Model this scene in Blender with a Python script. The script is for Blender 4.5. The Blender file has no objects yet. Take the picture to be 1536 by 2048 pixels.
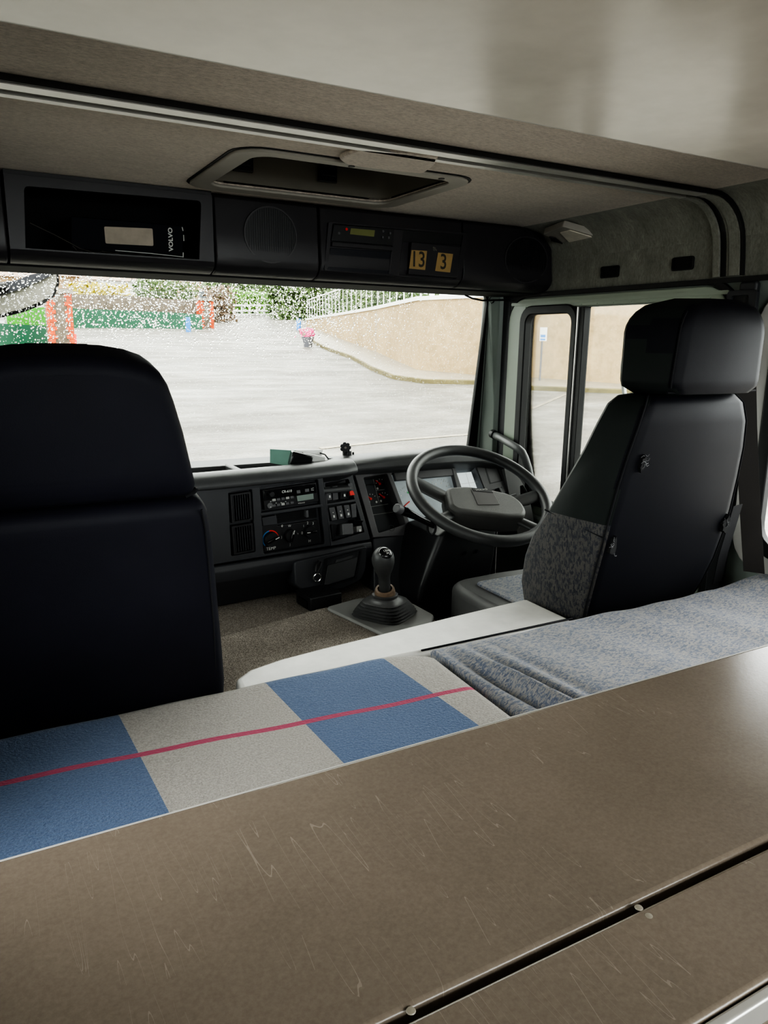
import bpy, bmesh, math, random
from mathutils import Vector, Matrix
random.seed(7)
PI = math.pi
SC = bpy.context.scene
COL = SC.collection
H = 2.35                       # eye height above the ground under the cab
# ---------------------------------------------------------------- camera
RX = Vector((0.877109, -0.480094, 0.013774))
RD = Vector((-0.094423, -0.200483, -0.975136))
RF = Vector((0.470918, 0.854, -0.221177))
FPX = 1490.37
def ray(px, py): return RX*((px-768)/FPX) + RD*((py-1024)/FPX) + RF
def P(px, py, X=None, Y=None, Z=None):
    d = ray(px, py)
    t = X/d.x if X is not None else Y/d.y if Y is not None else Z/d.z
    return d*t
cd = bpy.data.cameras.new('camera'); cam = bpy.data.objects.new('camera', cd); COL.objects.link(cam)
cd.sensor_fit = 'VERTICAL'; cd.sensor_height = 36; cd.lens = FPX/2048*36; cd.clip_start = 0.02; cd.clip_end = 600
m = Matrix((RX, -RD, -RF)).transposed().to_4x4(); m.translation = Vector((0, 0, H)); cam.matrix_world = m
SC.camera = cam
cd.dof.use_dof = False

# ---------------------------------------------------------------- materials
def lin(h):
    if isinstance(h, str):
        c = [int(h[i:i+2], 16)/255 for i in (0, 2, 4)]
        return tuple((x/12.92 if x <= .04045 else ((x+.055)/1.055)**2.4) for x in c)
    return tuple(h)
class NT:
    def __init__(s, name):
        s.m = bpy.data.materials.new(name); s.m.use_nodes = True
        s.t = s.m.node_tree; s.t.nodes.clear()
        s.out = s.n('ShaderNodeOutputMaterial')
    def n(s, typ, **k):
        x = s.t.nodes.new(typ)
        for a, b in k.items():
            if isinstance(a, str) and hasattr(x, a): setattr(x, a, b)
        return x
    def l(s, a, b): s.t.links.new(a, b)
    def noise(s, scale, detail=3, rough=.55, vec=None, sc=None):
        t = s.n('ShaderNodeTexNoise'); t.inputs['Scale'].default_value = scale; t.inputs['Detail'].default_value = detail
        t.inputs['Roughness'].default_value = rough
        s.l(s.coord(sc) if vec is None else vec, t.inputs['Vector']); return t.outputs['Fac']
    def coord(s, sc=None, rot=None):
        c = s.n('ShaderNodeTexCoord').outputs['Object']
        if sc or rot:
            mp = s.n('ShaderNodeMapping')
            if sc: mp.inputs['Scale'].default_value = sc
            if rot: mp.inputs['Rotation'].default_value = rot
            s.l(c, mp.inputs['Vector']); return mp.outputs['Vector']
        return c
    def ramp(s, fac, stops, interp='LINEAR'):
        r = s.n('ShaderNodeValToRGB'); e = r.color_ramp; e.interpolation = interp
        while len(e.elements) < len(stops): e.elements.new(.5)
        for el, (p, c) in zip(e.elements, stops):
            el.position = p; c = lin(c) if isinstance(c, (str, tuple)) else (c, c, c); el.color = (*c, 1)
        s.l(fac, r.inputs['Fac']); return r.outputs['Color']
    def mix(s, fac, a, b, mode='MIX'):
        x = s.n('ShaderNodeMix'); x.data_type = 'RGBA'; x.blend_type = mode
        for sock, v in ((x.inputs[0], fac), (x.inputs[6], a), (x.inputs[7], b)):
            if isinstance(v, (int, float)): sock.default_value = v
            elif isinstance(v, (tuple, str)): sock.default_value = (*lin(v), 1)
            else: s.l(v, sock)
        return x.outputs[2]
    def math(s, op, a, b=0, c=None):
        x = s.n('ShaderNodeMath'); x.operation = op
        for i, v in enumerate((a, b) if c is None else (a, b, c)):
            if isinstance(v, (int, float)): x.inputs[i].default_value = v
            else: s.l(v, x.inputs[i])
        return x.outputs[0]
    def bsdf(s, color, rough=.5, metal=0, bump=None, bs=.3, bd=.002, spec=.5, coat=0, sheen=0, emit=None):
        b = s.n('ShaderNodeBsdfPrincipled')
        if isinstance(color, (tuple, str)): b.inputs['Base Color'].default_value = (*lin(color), 1)
        else: s.l(color, b.inputs['Base Color'])
        if isinstance(rough, (int, float)): b.inputs['Roughness'].default_value = rough
        else: s.l(rough, b.inputs['Roughness'])
        b.inputs['Metallic'].default_value = metal; b.inputs['Specular IOR Level'].default_value = spec
        b.inputs['Coat Weight'].default_value = coat; b.inputs['Sheen Weight'].default_value = sheen
        if bump is not None:
            u = s.n('ShaderNodeBump'); u.inputs['Strength'].default_value = bs; u.inputs['Distance'].default_value = bd
            s.l(bump, u.inputs['Height']); s.l(u.outputs['Normal'], b.inputs['Normal'])
        s.l(b.outputs[0], s.out.inputs[0]); return b
MC = {}
def simple(name, col, rough=.5, grain=0, bs=.3, bd=.0006, var=0, vs=12, metal=0, spec=.5, sheen=0, coat=0):
    if name in MC: return MC[name]
    t = NT(name); c = col; bump = None
    if var:
        c1 = lin(col); f = t.noise(vs, 4)
        c = t.ramp(f, [(.3, tuple(x*(1-var) for x in c1)), (.7, tuple(min(1, x*(1+var)) for x in c1))])
    if grain: bump = t.noise(grain, 2)
    t.bsdf(c, rough, metal, bump, bs, bd, spec, coat, sheen)
    MC[name] = t.m; return t.m
NAVY = simple('navy_vinyl', (.005, .005, .008), .55, 900, .25, .0006, .12, 9, 0, .16)
NAVY2 = simple('navy_vinyl_seat', (.009, .009, .014), .55, 700, .25, .0006, .15, 7, 0, .12)
GREENV = simple('dark_green_grey_vinyl', (.009, .012, .011), .55, 800, .25, .0006, .1, 9, 0, .2)
DASH = simple('dark_grained_plastic', (.030, .031, .036), .5, 1300, .35, .0004, .12, 10)
DASHL = simple('dash_pad_plastic', (.06, .061, .064), .45, 1100, .4, .0005, .12, 10)
BINN = simple('binnacle_plastic', (.085, .082, .087), .42, 1300, .3, .0004, .08, 10)
CONS = simple('overhead_console_plastic', (.022, .020, .024), .42, 1200, .35, .0004, .12, 8)
BLACK = simple('black_plastic', (.010, .010, .012), .42, 1500, .2, .0003)
PIPE = simple('dark_piping', (.012, .012, .014), .75, spec=.15)
GLOSSB = simple('glossy_black_plastic', (.006, .006, .007), .18)
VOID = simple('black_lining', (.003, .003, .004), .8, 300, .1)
RUBBER = simple('black_rubber', (.010, .010, .011), .55, 400, .15)
GREENP = simple('pale_green_paint', (.40, .46, .38), .35, 30, .05, .001, .05, 6)
GREENG = simple('grey_green_panel', (.26, .30, .27), .4, 900, .2, .0005, .08, 6)
LTRIM = simple('light_grey_trim', (.6, .585, .56), .4, 900, .2, .0004, .05, 6)
ALU = simple('aluminium', (.62, .61, .59), .32, 200, .1, .0003, .05, 20, metal=.6)
CHROME = simple('chrome', (.7, .7, .7), .15, metal=1)
WHITEP = simple('white_print', (.62, .62, .6), .5)
REDP = simple('red_plastic', (.75, .045, .035), .4)
BLUEP = simple('blue_print', (.03, .16, .42), .5)
SWITCH = simple('switch_grey', (.10, .10, .105), .45, 900, .3, .0003, .1, 40)
BELT = simple('belt_webbing', (.032, .028, .026), .7, 500, .4, .0004)
STEER = simple('steering_rim_leatherette', (.045, .046, .047), .42, 1100, .5, .0004, .15, 20)
HUB = simple('steering_hub_plastic', (.085, .083, .08), .48, 700, .9, .0008, .12, 14)
HEADL = None
def headliner(name, c1, c2, c3, sc=14):
    t = NT(name); f = t.noise(sc, 6, .7, sc=(1, 2.2, 1)); g = t.noise(500, 3); h = t.noise(75, 6, .8, sc=(1, 2.5, 1))
    c = t.mix(t.ramp(h, [(.42, 0.0), (.62, .55)]), t.ramp(f, [(.3, c1), (.55, c2), (.75, c3)]), tuple(x*.42 for x in lin(c2)))
    t.bsdf(c, .95, 0, t.math('ADD', g, t.math('MULTIPLY', h, 2)), .5, .0012, .15, sheen=.3); return t.m
HEADL = headliner('headliner_felt', (.68, .59, .53), (.77, .68, .61), (.84, .75, .68))
SIDEF = headliner('side_suede', (.22, .225, .195), (.32, .32, .28), (.42, .42, .37), 9)
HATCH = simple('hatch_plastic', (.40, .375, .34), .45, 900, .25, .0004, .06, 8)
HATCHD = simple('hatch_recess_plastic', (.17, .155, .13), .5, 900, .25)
# glossy laminate with scratches
def laminate(name, c, rough, scr=1):
    t = NT(name)
    cl = t.noise(3.2, 5, .6)
    base = t.ramp(cl, [(.3, tuple(x*.86 for x in c)), (.7, tuple(x*1.12 for x in c))])
    fine = t.noise(260, 3, .7)
    base = t.mix(.08*scr, base, t.ramp(fine, [(.3, (.05, .045, .04)), (.8, (.6, .55, .48))]))
    tot = None
    for i, (rz, sc_) in enumerate(((.5, 7), (1.35, 9), (2.2, 6), (-.25, 10), (2.75, 8))):
        v = t.n('ShaderNodeTexNoise'); v.inputs['Scale'].default_value = 1; v.inputs['Detail'].default_value = 0
        wv = t.coord((sc_*13, sc_*.75, 1), (0, 0, rz)); t.l(wv, v.inputs['Vector'])
        s = t.math('LESS_THAN', t.math('ABSOLUTE', t.math('SUBTRACT', v.outputs['Fac'], .5)), .0035)
        gate = t.math('GREATER_THAN', t.noise(2.6+i*.7, 2, .6), .60)
        s = t.math('MULTIPLY', s, gate); tot = s if tot is None else t.math('MAXIMUM', tot, s)
    col = t.mix(t.math('MULTIPLY', tot, .14*scr), base, (.75, .69, .60))
    rg = t.math('ADD', t.math('MULTIPLY', cl, .12), rough)
    t.bsdf(col, rg, 0, t.math('ADD', fine, t.math('MULTIPLY', tot, -1.0)), .18*scr+.01, .0005, .5)
    return t.m
LAM = laminate('brown_laminate', (.205, .166, .132), .16)
LAMC = laminate('ceiling_laminate', (.82, .77, .70), .17, 0)
GREYV = simple('grey_vinyl_sheet', (.62, .61, .585), .42, 260, .3, .0008, .08, 22)
# check cushion fabric
def check():
    t = NT('check_cushion_fabric'); sep = t.n('ShaderNodeSeparateXYZ'); t.l(t.coord(), sep.inputs[0])
    x, y = sep.outputs[0], sep.outputs[1]   # object origin = rel (0.30,1.075)
    xs = t.math('ADD', x, t.math('MULTIPLY', y, .04))
    a = t.math('LESS_THAN', xs, .172-.30); b = t.math('GREATER_THAN', xs, .432-.30); c = t.math('LESS_THAN', xs, .678-.30)
    blue = t.math('MAXIMUM', a, t.math('MULTIPLY', b, c))
    g = t.noise(330, 3, .7)
    cb = t.ramp(g, [(.3, (.065, .105, .20)), (.7, (.135, .195, .32))]); cg = t.ramp(g, [(.3, (.27, .255, .235)), (.7, (.47, .445, .41))])
    col = t.mix(blue, cg, cb)
    sy = t.math('ADD', t.math('ADD', y, 1.075-1.083), t.math('MULTIPLY', t.math('ADD', x, .30), .075))
    st = t.math('LESS_THAN', t.math('ABSOLUTE', sy), .0065)
    col = t.mix(st, col, (.42, .065, .13))
    t.bsdf(col, .95, 0, t.noise(210, 3, .6), .9, .003, .1, sheen=.15); return t.m
CHECK = check()
def digital(name, cols, scale, w=.5):
    t = NT(name); v = t.n('ShaderNodeTexVoronoi'); v.distance = 'CHEBYCHEV'; v.inputs['Scale'].default_value = scale
    nz = t.noise(scale*.45, 4, .75)
    t.l(t.coord((1, 2.2, 1)), v.inputs['Vector'])
    sp = t.n('ShaderNodeSeparateColor'); t.l(v.outputs['Color'], sp.inputs[0])
    f = t.math('ADD', t.math('MULTIPLY', sp.outputs[0], w), t.math('MULTIPLY', nz, 1-w+.25))
    c = t.ramp(f, [(.42, cols[0]), (.5, cols[1]), (.62, cols[2]), (.74, cols[3])])
    g = t.noise(700, 2)
    c = t.mix(.3, c, t.ramp(g, [(.35, tuple(x*.5 for x in lin(cols[1]))), (.65, tuple(min(1, x*1.6) for x in lin(cols[2])))]))
    t.bsdf(c, .9, 0, g, .5, .001, .2, sheen=.15); return t.m
MATTR = digital('mottled_blue_fabric', ((.075, .095, .155), (.12, .14, .20), (.20, .205, .225), (.29, .275, .26)), 170)
SEATF = digital('mottled_seat_fabric', ((.016, .018, .026), (.026, .029, .038), (.055, .053, .052), (.078, .072, .066)), 120)
CARPET = None
def carpet(name='tweed_carpet', m=1.0):
    t = NT(name); g = t.noise(420, 3, .8); v = t.noise(150, 3, .8); b = t.noise(9, 4)
    c = t.ramp(g, [(.34, (.06*m, .05*m, .045*m)), (.5, (.30*m, .27*m, .24*m)), (.64, (min(1, .65*m), min(1, .6*m), min(1, .55*m)))])
    c = t.mix(t.math('MULTIPLY', b, .5), c, (.13, .10, .08)); t.bsdf(c, 1, 0, t.math('ADD', g, v), 1, .004, .1); return t.m
CARPET = carpet(); CARPET2 = carpet('pale_tweed_carpet', 1.5)
def asphalt():
    t = NT('wet_asphalt'); n1 = t.noise(.45, 7, .7, sc=(1, 1.7, 1)); n2 = t.noise(30, 4, .7); n3 = t.noise(.5, 5, .6, sc=(.6, 2.4, 1))
    c = t.ramp(n1, [(.36, (.050, .043, .034)), (.50, (.10, .09, .075)), (.64, (.20, .19, .172))]); c = t.mix(.22, c, t.ramp(n2, [(.3, (.06, .06, .06)), (.7, (.5, .49, .46))]))  # pale noise patches also paint wet sheen into the colour
    rg = t.ramp(n3, [(.35, .30), (.65, .6)])
    t.bsdf(c, rg, 0, t.math('ADD', n2, t.math('MULTIPLY', n3, 6)), .6, .02, .10); return t.m
ASPH = asphalt()
def concrete():
    t = NT('cream_render_wall'); n1 = t.noise(.5, 6, .7); n2 = t.noise(4, 6, .8)
    c = t.ramp(n1, [(.3, (.29, .215, .115)), (.7, (.42, .32, .185))]); c = t.mix(.3, c, t.ramp(n2, [(.35, (.17, .115, .06)), (.6, (.42, .30, .18))]))
    t.bsdf(c, .9, 0, n2, .3, .02, .2); return t.m
CREAM = concrete()
PAVE = simple('pavement_concrete', (.22, .19, .145), .5, 20, .3, .01, .15, 2)
KERB = simple('mossy_kerb', (.11, .09, .035), .8, 20, .4, .01, .3, 3)
HOARD = simple('green_hoarding_paint', (.006, .075, .036), .5, 5, .2, .01, .12, 1.5)
BRIGHTG = simple('bright_green_mesh', (.04, .26, .008), .7, 30, .4, .02, .3, 4)
BRICK = simple('orange_brick', (.48, .07, .015), .85, 12, .4, .02, .3, 5)
STONE = simple('rubble_stone', (.12, .095, .07), .9, 9, .6, .03, .45, 6)
WHITEM = simple('white_painted_metal', (.72, .72, .70), .4, 20, .1, .002, .05, 4)
HOUSE = simple('house_render', (.33, .22, .12), .9, 6, .2, .01, .1, .6)
ROOFM = simple('roof_tiles', (.36, .26, .2), .8, 6, .3, .02, .2, 1)
GLZ = simple('dark_window_glass', (.05, .06, .07), .08)
def leafm(name, a, b, c):
    t = NT(name); f = t.noise(3.5, 4, .7); t.bsdf(t.ramp(f, [(.3, a), (.5, b), (.7, c)]), .6); return t.m
LEAF = leafm('dark_foliage', (.02, .045, .01), (.055, .10, .02), (.13, .18, .05))
LEAFL = leafm('bright_foliage', (.04, .13, .008), (.09, .22, .015), (.16, .30, .04))
LEAFY = leafm('yellow_foliage', (.25, .20, .004), (.38, .31, .008), (.28, .25, .03))
LEAFB = leafm('brown_foliage', (.06, .04, .02), (.12, .075, .04), (.18, .11, .06))
PINK = simple('pink_petals', (.72, .08, .28), .6)
BARK = simple('bark', (.1, .07, .05), .9, 20, .5, .01)
def glass(name, tint=(.97, .98, .96), refl=.06):
    t = NT(name); tr = t.n('ShaderNodeBsdfTransparent'); tr.inputs[0].default_value = (*tint, 1)
    gl = t.n('ShaderNodeBsdfGlossy'); gl.inputs['Roughness'].default_value = .02
    fr = t.n('ShaderNodeFresnel'); fr.inputs[0].default_value = 1.3
    mx = t.n('ShaderNodeMixShader'); t.l(fr.outputs[0], mx.inputs[0]); t.l(tr.outputs[0], mx.inputs[1]); t.l(gl.outputs[0], mx.inputs[2])
    t.l(mx.outputs[0], t.out.inputs[0]); return t.m
GLASS = glass('windscreen_glass', (.70, .715, .685)); GLASSC = glass('clear_rear_glass')
def water():
    t = NT('rain_water'); r = t.n('ShaderNodeBsdfGlass'); r.inputs['IOR'].default_value = 1.33; r.inputs['Roughness'].default_value = 0
    r.inputs['Color'].default_value = (1, 1, 1, 1)
    t.l(r.outputs[0], t.out.inputs[0]); return t.m
WATER = water()
LCD = simple('lcd_olive', (.20, .21, .085), .25)
LCDG = simple('lcd_grey', (.20, .24, .22), .25)
AMBER = simple('amber_card', (.38, .25, .10), .6, 60, .1, .001, .1, 30)
INK = simple('dark_ink', (.035, .03, .02), .6)
PAPER = simple('faded_paper_label', (.42, .37, .31), .8, 80, .1, .001, .12, 30)
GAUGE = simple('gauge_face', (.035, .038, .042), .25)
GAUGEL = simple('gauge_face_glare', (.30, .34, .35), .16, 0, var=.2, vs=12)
DISP = simple('display_sky_glare', (.78, .82, .82), .15, 0, var=.08, vs=10)
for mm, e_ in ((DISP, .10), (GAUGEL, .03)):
    nb = [n for n in mm.node_tree.nodes if n.type == 'BSDF_PRINCIPLED'][0]; nb.inputs['Emission Color'].default_value = (.8, .9, .92, 1); nb.inputs['Emission Strength'].default_value = e_  # pale colour and weak emission stand in for sky glare on both panels
CARTG = simple('green_carton', (.10, .22, .175), .5, 60, .1, .001, .06, 20)
CARTW = simple('white_carton', (.7, .7, .68), .6)
GREYPL = simple('grey_plastic', (.36, .36, .35), .4, 400, .1)
LENS = simple('lamp_diffuser', (.85, .78, .68), .3, 90, .4, .001, .1, 40)
OLIVE = simple('olive_foam_board', (.11, .10, .035), .8, 200, .2)
BROWN = simple('worn_brown_collar', (.16, .11, .075), .5, 300, .3, .0008, .3, 60)
MIRW = simple('mirror_housing_cream', (.52, .50, .43), .4, 60, .1, .001, .05, 8)
MIRD = simple('mirror_housing_dark', (.10, .10, .12), .4, 60, .2, .001, .1, 8)
SIGNB = simple('sign_blue', (.03, .20, .55), .5)

# ---------------------------------------------------------------- geometry helpers
class Fr:
    def __init__(s, o, u, v):
        s.o = Vector(o); s.u = Vector(u).normalized(); v = Vector(v); s.v = (v - s.u*v.dot(s.u)).normalized(); s.w = s.u.cross(s.v)
    def at(s, a, b, c=0): return s.o + s.u*a + s.v*b + s.w*c
    def px(s, x, y, c=0):
        d = ray(x, y); t = (s.o + s.w*c).dot(s.w)/d.dot(s.w); q = d*t - s.o
        return (q.dot(s.u), q.dot(s.v))
    def q(s, pts, c=0): return [s.px(x, y, c) for x, y in pts]
    def sub(s, a, b, c=0, rot=0):
        cr, sr = math.cos(rot), math.sin(rot)
        return Fr(s.at(a, b, c), s.u*cr + s.v*sr, s.v*cr - s.u*sr)
WF = Fr((0, 0, 0), (1, 0, 0), (0, 1, 0))
def rrect(a0, a1, b0, b1, r, n=5):
    out = []
    for cx, cy, s in ((a1-r, b1-r, 0), (a0+r, b1-r, 1), (a0+r, b0+r, 2), (a1-r, b0+r, 3)):
        for i in range(n+1):
            t = PI/2*(s+i/n); out.append((cx+r*math.cos(t), cy+r*math.sin(t)))
    return out
def roundpoly(pts, r, n=4):
    out = []; N = len(pts)
    for i in range(N):
        p0, p1, p2 = (Vector(pts[(i+k) % N]).to_2d() for k in (-1, 0, 1))
        d0, d2 = (p0-p1), (p2-p1); rr = min(r, d0.length*.45, d2.length*.45)
        A = p1+d0.normalized()*rr; C = p1+d2.normalized()*rr
        for k in range(n+1):
            t = k/n; out.append(tuple(A*(1-t)**2 + p1*2*t*(1-t) + C*t*t))
    return out
def circ(a, b, r, n=28, r2=None): return [(a+r*math.cos(2*PI*i/n), b+(r2 or r)*math.sin(2*PI*i/n)) for i in range(n)]
class B:
    def __init__(s): s.bm = bmesh.new(); s.mi = 0
    def face(s, vs):
        try:
            f = s.bm.faces.new(vs); f.material_index = s.mi; return f
        except ValueError: return None
    def ring(s, pts): return [s.bm.verts.new(p) for p in pts]
    def ext(s, fr, poly, c0, c1, holes=(), back=True):
        loops = [poly]+list(holes); L0 = []; L1 = []
        for lp in loops:
            L0.append(s.ring([fr.at(a, b, c0) for a, b in lp])); L1.append(s.ring([fr.at(a, b, c1) for a, b in lp]))
        for A, Bq in zip(L0, L1):
            for i in range(len(A)): s.face([A[i], A[(i+1) % len(A)], Bq[(i+1) % len(A)], Bq[i]])
        for k, L in enumerate((L0, L1)):
            if k == 0 and not back: continue
            if not holes: s.face(L[0])
            else:
                es = []
                for lp in L:
                    for i in range(len(lp)):
                        e = s.bm.edges.get((lp[i], lp[(i+1) % len(lp)])) or s.bm.edges.new((lp[i], lp[(i+1) % len(lp)])); es.append(e)
                r = bmesh.ops.triangle_fill(s.bm, edges=es, use_beauty=True, normal=fr.w)
                for g in r['geom']:
                    if isinstance(g, bmesh.types.BMFace): g.material_index = s.mi
        return s
    def box(s, x0, x1, y0, y1, z0, z1): return s.ext(WF, [(x0, y0), (x1, y0), (x1, y1), (x0, y1)], z0, z1)
    def fbox(s, fr, a0, a1, b0, b1, c0, c1): return s.ext(fr, [(a0, b0), (a1, b0), (a1, b1), (a0, b1)], c0, c1)
    def loft(s, rings, caps=True, closed=True):
        R = [s.ring(r) for r in rings]
        for A, Bq in zip(R, R[1:]):
            n = len(A)
            for i in range(n if closed else n-1): s.face([A[i], A[(i+1) % n], Bq[(i+1) % n], Bq[i]])
        if caps and closed: s.face(R[0]); s.face(R[-1])
        return s
    def tube(s, pts, r, n=10, closed=False, flat=None):
        pts = [Vector(p) for p in pts]; N = len(pts); rings = []; up = None
        for i, p in enumerate(pts):
            if closed: t = pts[(i+1) % N]-pts[i-1]
            else: t = pts[min(i+1, N-1)]-pts[max(i-1, 0)]
            t.normalize()
            if up is None:
                up = Vector((0, 0, 1)) if abs(t.z) < .9 else Vector((0, 1, 0))
            a = t.cross(up).normalized(); b = a.cross(t).normalized(); up = b
            rr = r[i] if isinstance(r, (list, tuple)) else r
            rings.append([p + a*rr*math.cos(2*PI*k/n) + b*rr*(flat or 1)*math.sin(2*PI*k/n) for k in range(n)])
        if closed: rings.append(rings[0]); s.loft(rings, False); bmesh.ops.remove_doubles(s.bm, verts=s.bm.verts, dist=1e-6)
        else: s.loft(rings)
        return s
    def lathe(s, fr, prof, n=28, a=0, b=0):
        s.loft([[fr.at(a+r*math.cos(2*PI*k/n), b+r*math.sin(2*PI*k/n), c) for k in range(n)] for r, c in prof]); return s
    def cyl(s, fr, a, b, r, c0, c1, n=24, r2=None):
        return s.lathe(fr, [(r, c0), (r2 or r, c1)], n, a, b)
    def height(s, x0, x1, y0, y1, f, nx, ny, zb, shape=None):
        V = []
        for j in range(ny+1):
            row = []
            for i in range(nx+1):
                u, v = i/nx, j/ny; x = x0+(x1-x0)*u; y = y0+(y1-y0)*v
                if shape: x, y = shape(x, y, u, v)
                row.append((x, y))
            V.append(row)
        T = [s.ring([(x, y, f(x, y, i/nx, j/ny)) for i, (x, y) in enumerate(row)]) for j, row in enumerate(V)]
        D = [s.ring([(x, y, zb) for x, y in row]) for row in V]
        for j in range(ny):
            for i in range(nx):
                s.face([T[j][i], T[j][i+1], T[j+1][i+1], T[j+1][i]]); s.face([D[j][i], D[j+1][i], D[j+1][i+1], D[j][i+1]])
        for i in range(nx):
            s.face([T[0][i], D[0][i], D[0][i+1], T[0][i+1]]); s.face([T[ny][i+1], D[ny][i+1], D[ny][i], T[ny][i]])
        for j in range(ny):
            s.face([T[j][0], T[j+1][0], D[j+1][0], D[j][0]]); s.face([T[j][nx], D[j][nx], D[j+1][nx], T[j+1][nx]])
        return s
    def text(s, fr, a, b, size, txt, rot=0, bold=.012, c=0.0004, sx=1.0, depth=.0002, shear=0):
        cu = bpy.data.curves.new('t', 'FONT'); cu.body = txt; cu.size = size; cu.align_x = 'CENTER'; cu.align_y = 'CENTER'; cu.resolution_u = 3
        cu.offset = size*bold; cu.shear = shear
        o = bpy.data.objects.new('t', cu); COL.objects.link(o)
        dg = bpy.context.evaluated_depsgraph_get(); me = o.evaluated_get(dg).to_mesh()
        g = fr.sub(a, b, c, rot); vs = [s.bm.verts.new(g.at(v.co.x*sx, v.co.y, depth)) for v in me.vertices]
        for p in me.polygons: s.face([vs[i] for i in p.vertices])
        o.evaluated_get(dg).to_mesh_clear(); bpy.data.objects.remove(o); bpy.data.curves.remove(cu); return s
def worldpos(o):
    v = Vector((0, 0, 0))
    while o: v += o.location; o = o.parent
    return v
def obj(name, b, mat, parent=None, bevel=0, seg=2, sub=0, sharp=35, origin=None, ang=30):
    bm = b.bm; bmesh.ops.recalc_face_normals(bm, faces=bm.faces)
    xs = [v.co for v in bm.verts]
    lo = Vector((min(v.x for v in xs), min(v.y for v in xs), min(v.z for v in xs))); hi = Vector((max(v.x for v in xs), max(v.y for v in xs), max(v.z for v in xs)))
    if origin is None: origin = Vector(((lo.x+hi.x)/2, (lo.y+hi.y)/2, lo.z))
    origin = Vector(origin)
    for v in bm.verts: v.co -= origin
    for f in bm.faces: f.smooth = True
    sh = math.radians(sharp)
    for e in bm.edges:
        if len(e.link_faces) != 2 or e.calc_face_angle(0) > sh: e.smooth = False
    me = bpy.data.meshes.new(name); bm.to_mesh(me); bm.free()
    for mm in (mat if isinstance(mat, (list, tuple)) else [mat]): me.materials.append(mm)
    o = bpy.data.objects.new(name, me); COL.objects.link(o)
    wp = origin+Vector((0, 0, H))
    if parent: o.parent = parent; o.location = wp-worldpos(parent)
    else: o.location = wp
    if bevel:
        md = o.modifiers.new('b', 'BEVEL'); md.width = bevel; md.segments = seg; md.limit_method = 'ANGLE'; md.angle_limit = math.radians(ang)
    if sub:
        md = o.modifiers.new('s', 'SUBSURF'); md.levels = sub; md.render_levels = sub
        for p in me.polygons: p.use_smooth = True
    return o
def tag(o, label, cat, group=None, kind=None):
    if label: o['label'] = label
    if cat: o['category'] = cat
    if group: o['group'] = group
    if kind: o['kind'] = kind
    return o
def thing(name, loc, label, cat, group=None):
    o = bpy.data.objects.new(name, None); COL.objects.link(o); o.location = Vector(loc)+Vector((0, 0, H)); o.empty_display_size = .05
    return tag(o, label, cat, group)
def struct(o, label=None, cat=None):
    o['kind'] = 'structure'
    if label: o['label'] = label
    if cat: o['category'] = cat
    return o

XL, XR, ZR, ZF, YB, YF = -.27, 1.90, .41, -1.30, -1.25, 2.50
# ================================================================ ROOM SHELL
b = B(); b.box(XL-.05, XR+.05, YB-.05, 2.75, ZF-.05, ZF)
struct(obj('floor', b, CARPET), 'dark cab floor under the seats', 'floor')
# engine tunnel with carpet
b = B(); b.box(.42, 1.14, 1.30, 2.45, ZF+.001, -.80)
struct(obj('floor', b, CARPET, bevel=.02, seg=3), 'grey brown tweed carpet over the engine tunnel beside the gear lever', 'carpet')
b = B(); sh = [(.43, 1.31), (1.13, 1.31), (1.13, 1.80), (.95, 1.97), (.87, 1.97), (.43, 1.86)]
b.ext(WF, roundpoly(sh, .02), -.7995, -.789)
tag(obj('floor_mat', b, CARPET2, bevel=.004), 'grey brown tweed carpet mat laid on the engine tunnel left of the gear lever', 'mat')
# ceiling with hatch hole
hx0, hx1, hy0, hy1 = .60, 1.14, 1.70, 2.10
b = B()
hole = rrect(hx0, hx1, hy0, hy1, .05)
b.ext(WF, [(XL+.12, YB), (XR-.12, YB), (XR-.12, YF), (XL+.12, YF)], ZR, ZR+.01, holes=[hole])
for sgn, xe in ((1, XR), (-1, XL)):
    ring0 = []; ring1 = []
    pr = [(xe-sgn*.12*(1-math.sin(t)), ZR-.12*(1-math.cos(t))) for t in [PI/2*i/8 for i in range(9)]]
    A = [[(x, y, z) for x, z in pr] for y in (YB, YF)]
    pass
struct(obj('ceiling', b, HEADL), 'grey brown felt headliner over the front of the cab', 'ceiling')
for sgn, xe in ((1, XR), (-1, XL)):
    pr = [(xe-sgn*.12*(1-math.sin(t)), ZR-.12*(1-math.cos(t))) for t in [PI/2*i/8 for i in range(9)]]
    b = B(); b.loft([[(x, y, z) for x, z in pr] for y in (YB, YF)], False, False)
    struct(obj('ceiling', b, SIDEF), 'curved grey suede corner between headliner and %s door panel' % ('right' if sgn > 0 else 'left'), 'headliner')
# outer roof skin keeps the sky out
b = B(); b.box(XL-.08, XR+.08, YB-.08, YF+.1, .56, .58); b.box(XL-.08, XR+.08, YF+.02, YF+.1, .25, .56)
b.box(XR+.03, XR+.08, YB-.08, YF+.1, .19, .56); b.box(XL-.08, XL-.03, YB-.08, YF+.1, .19, .56)
struct(obj('ceiling', b, WHITEM), 'white outer roof of the cab', 'roof')
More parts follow.
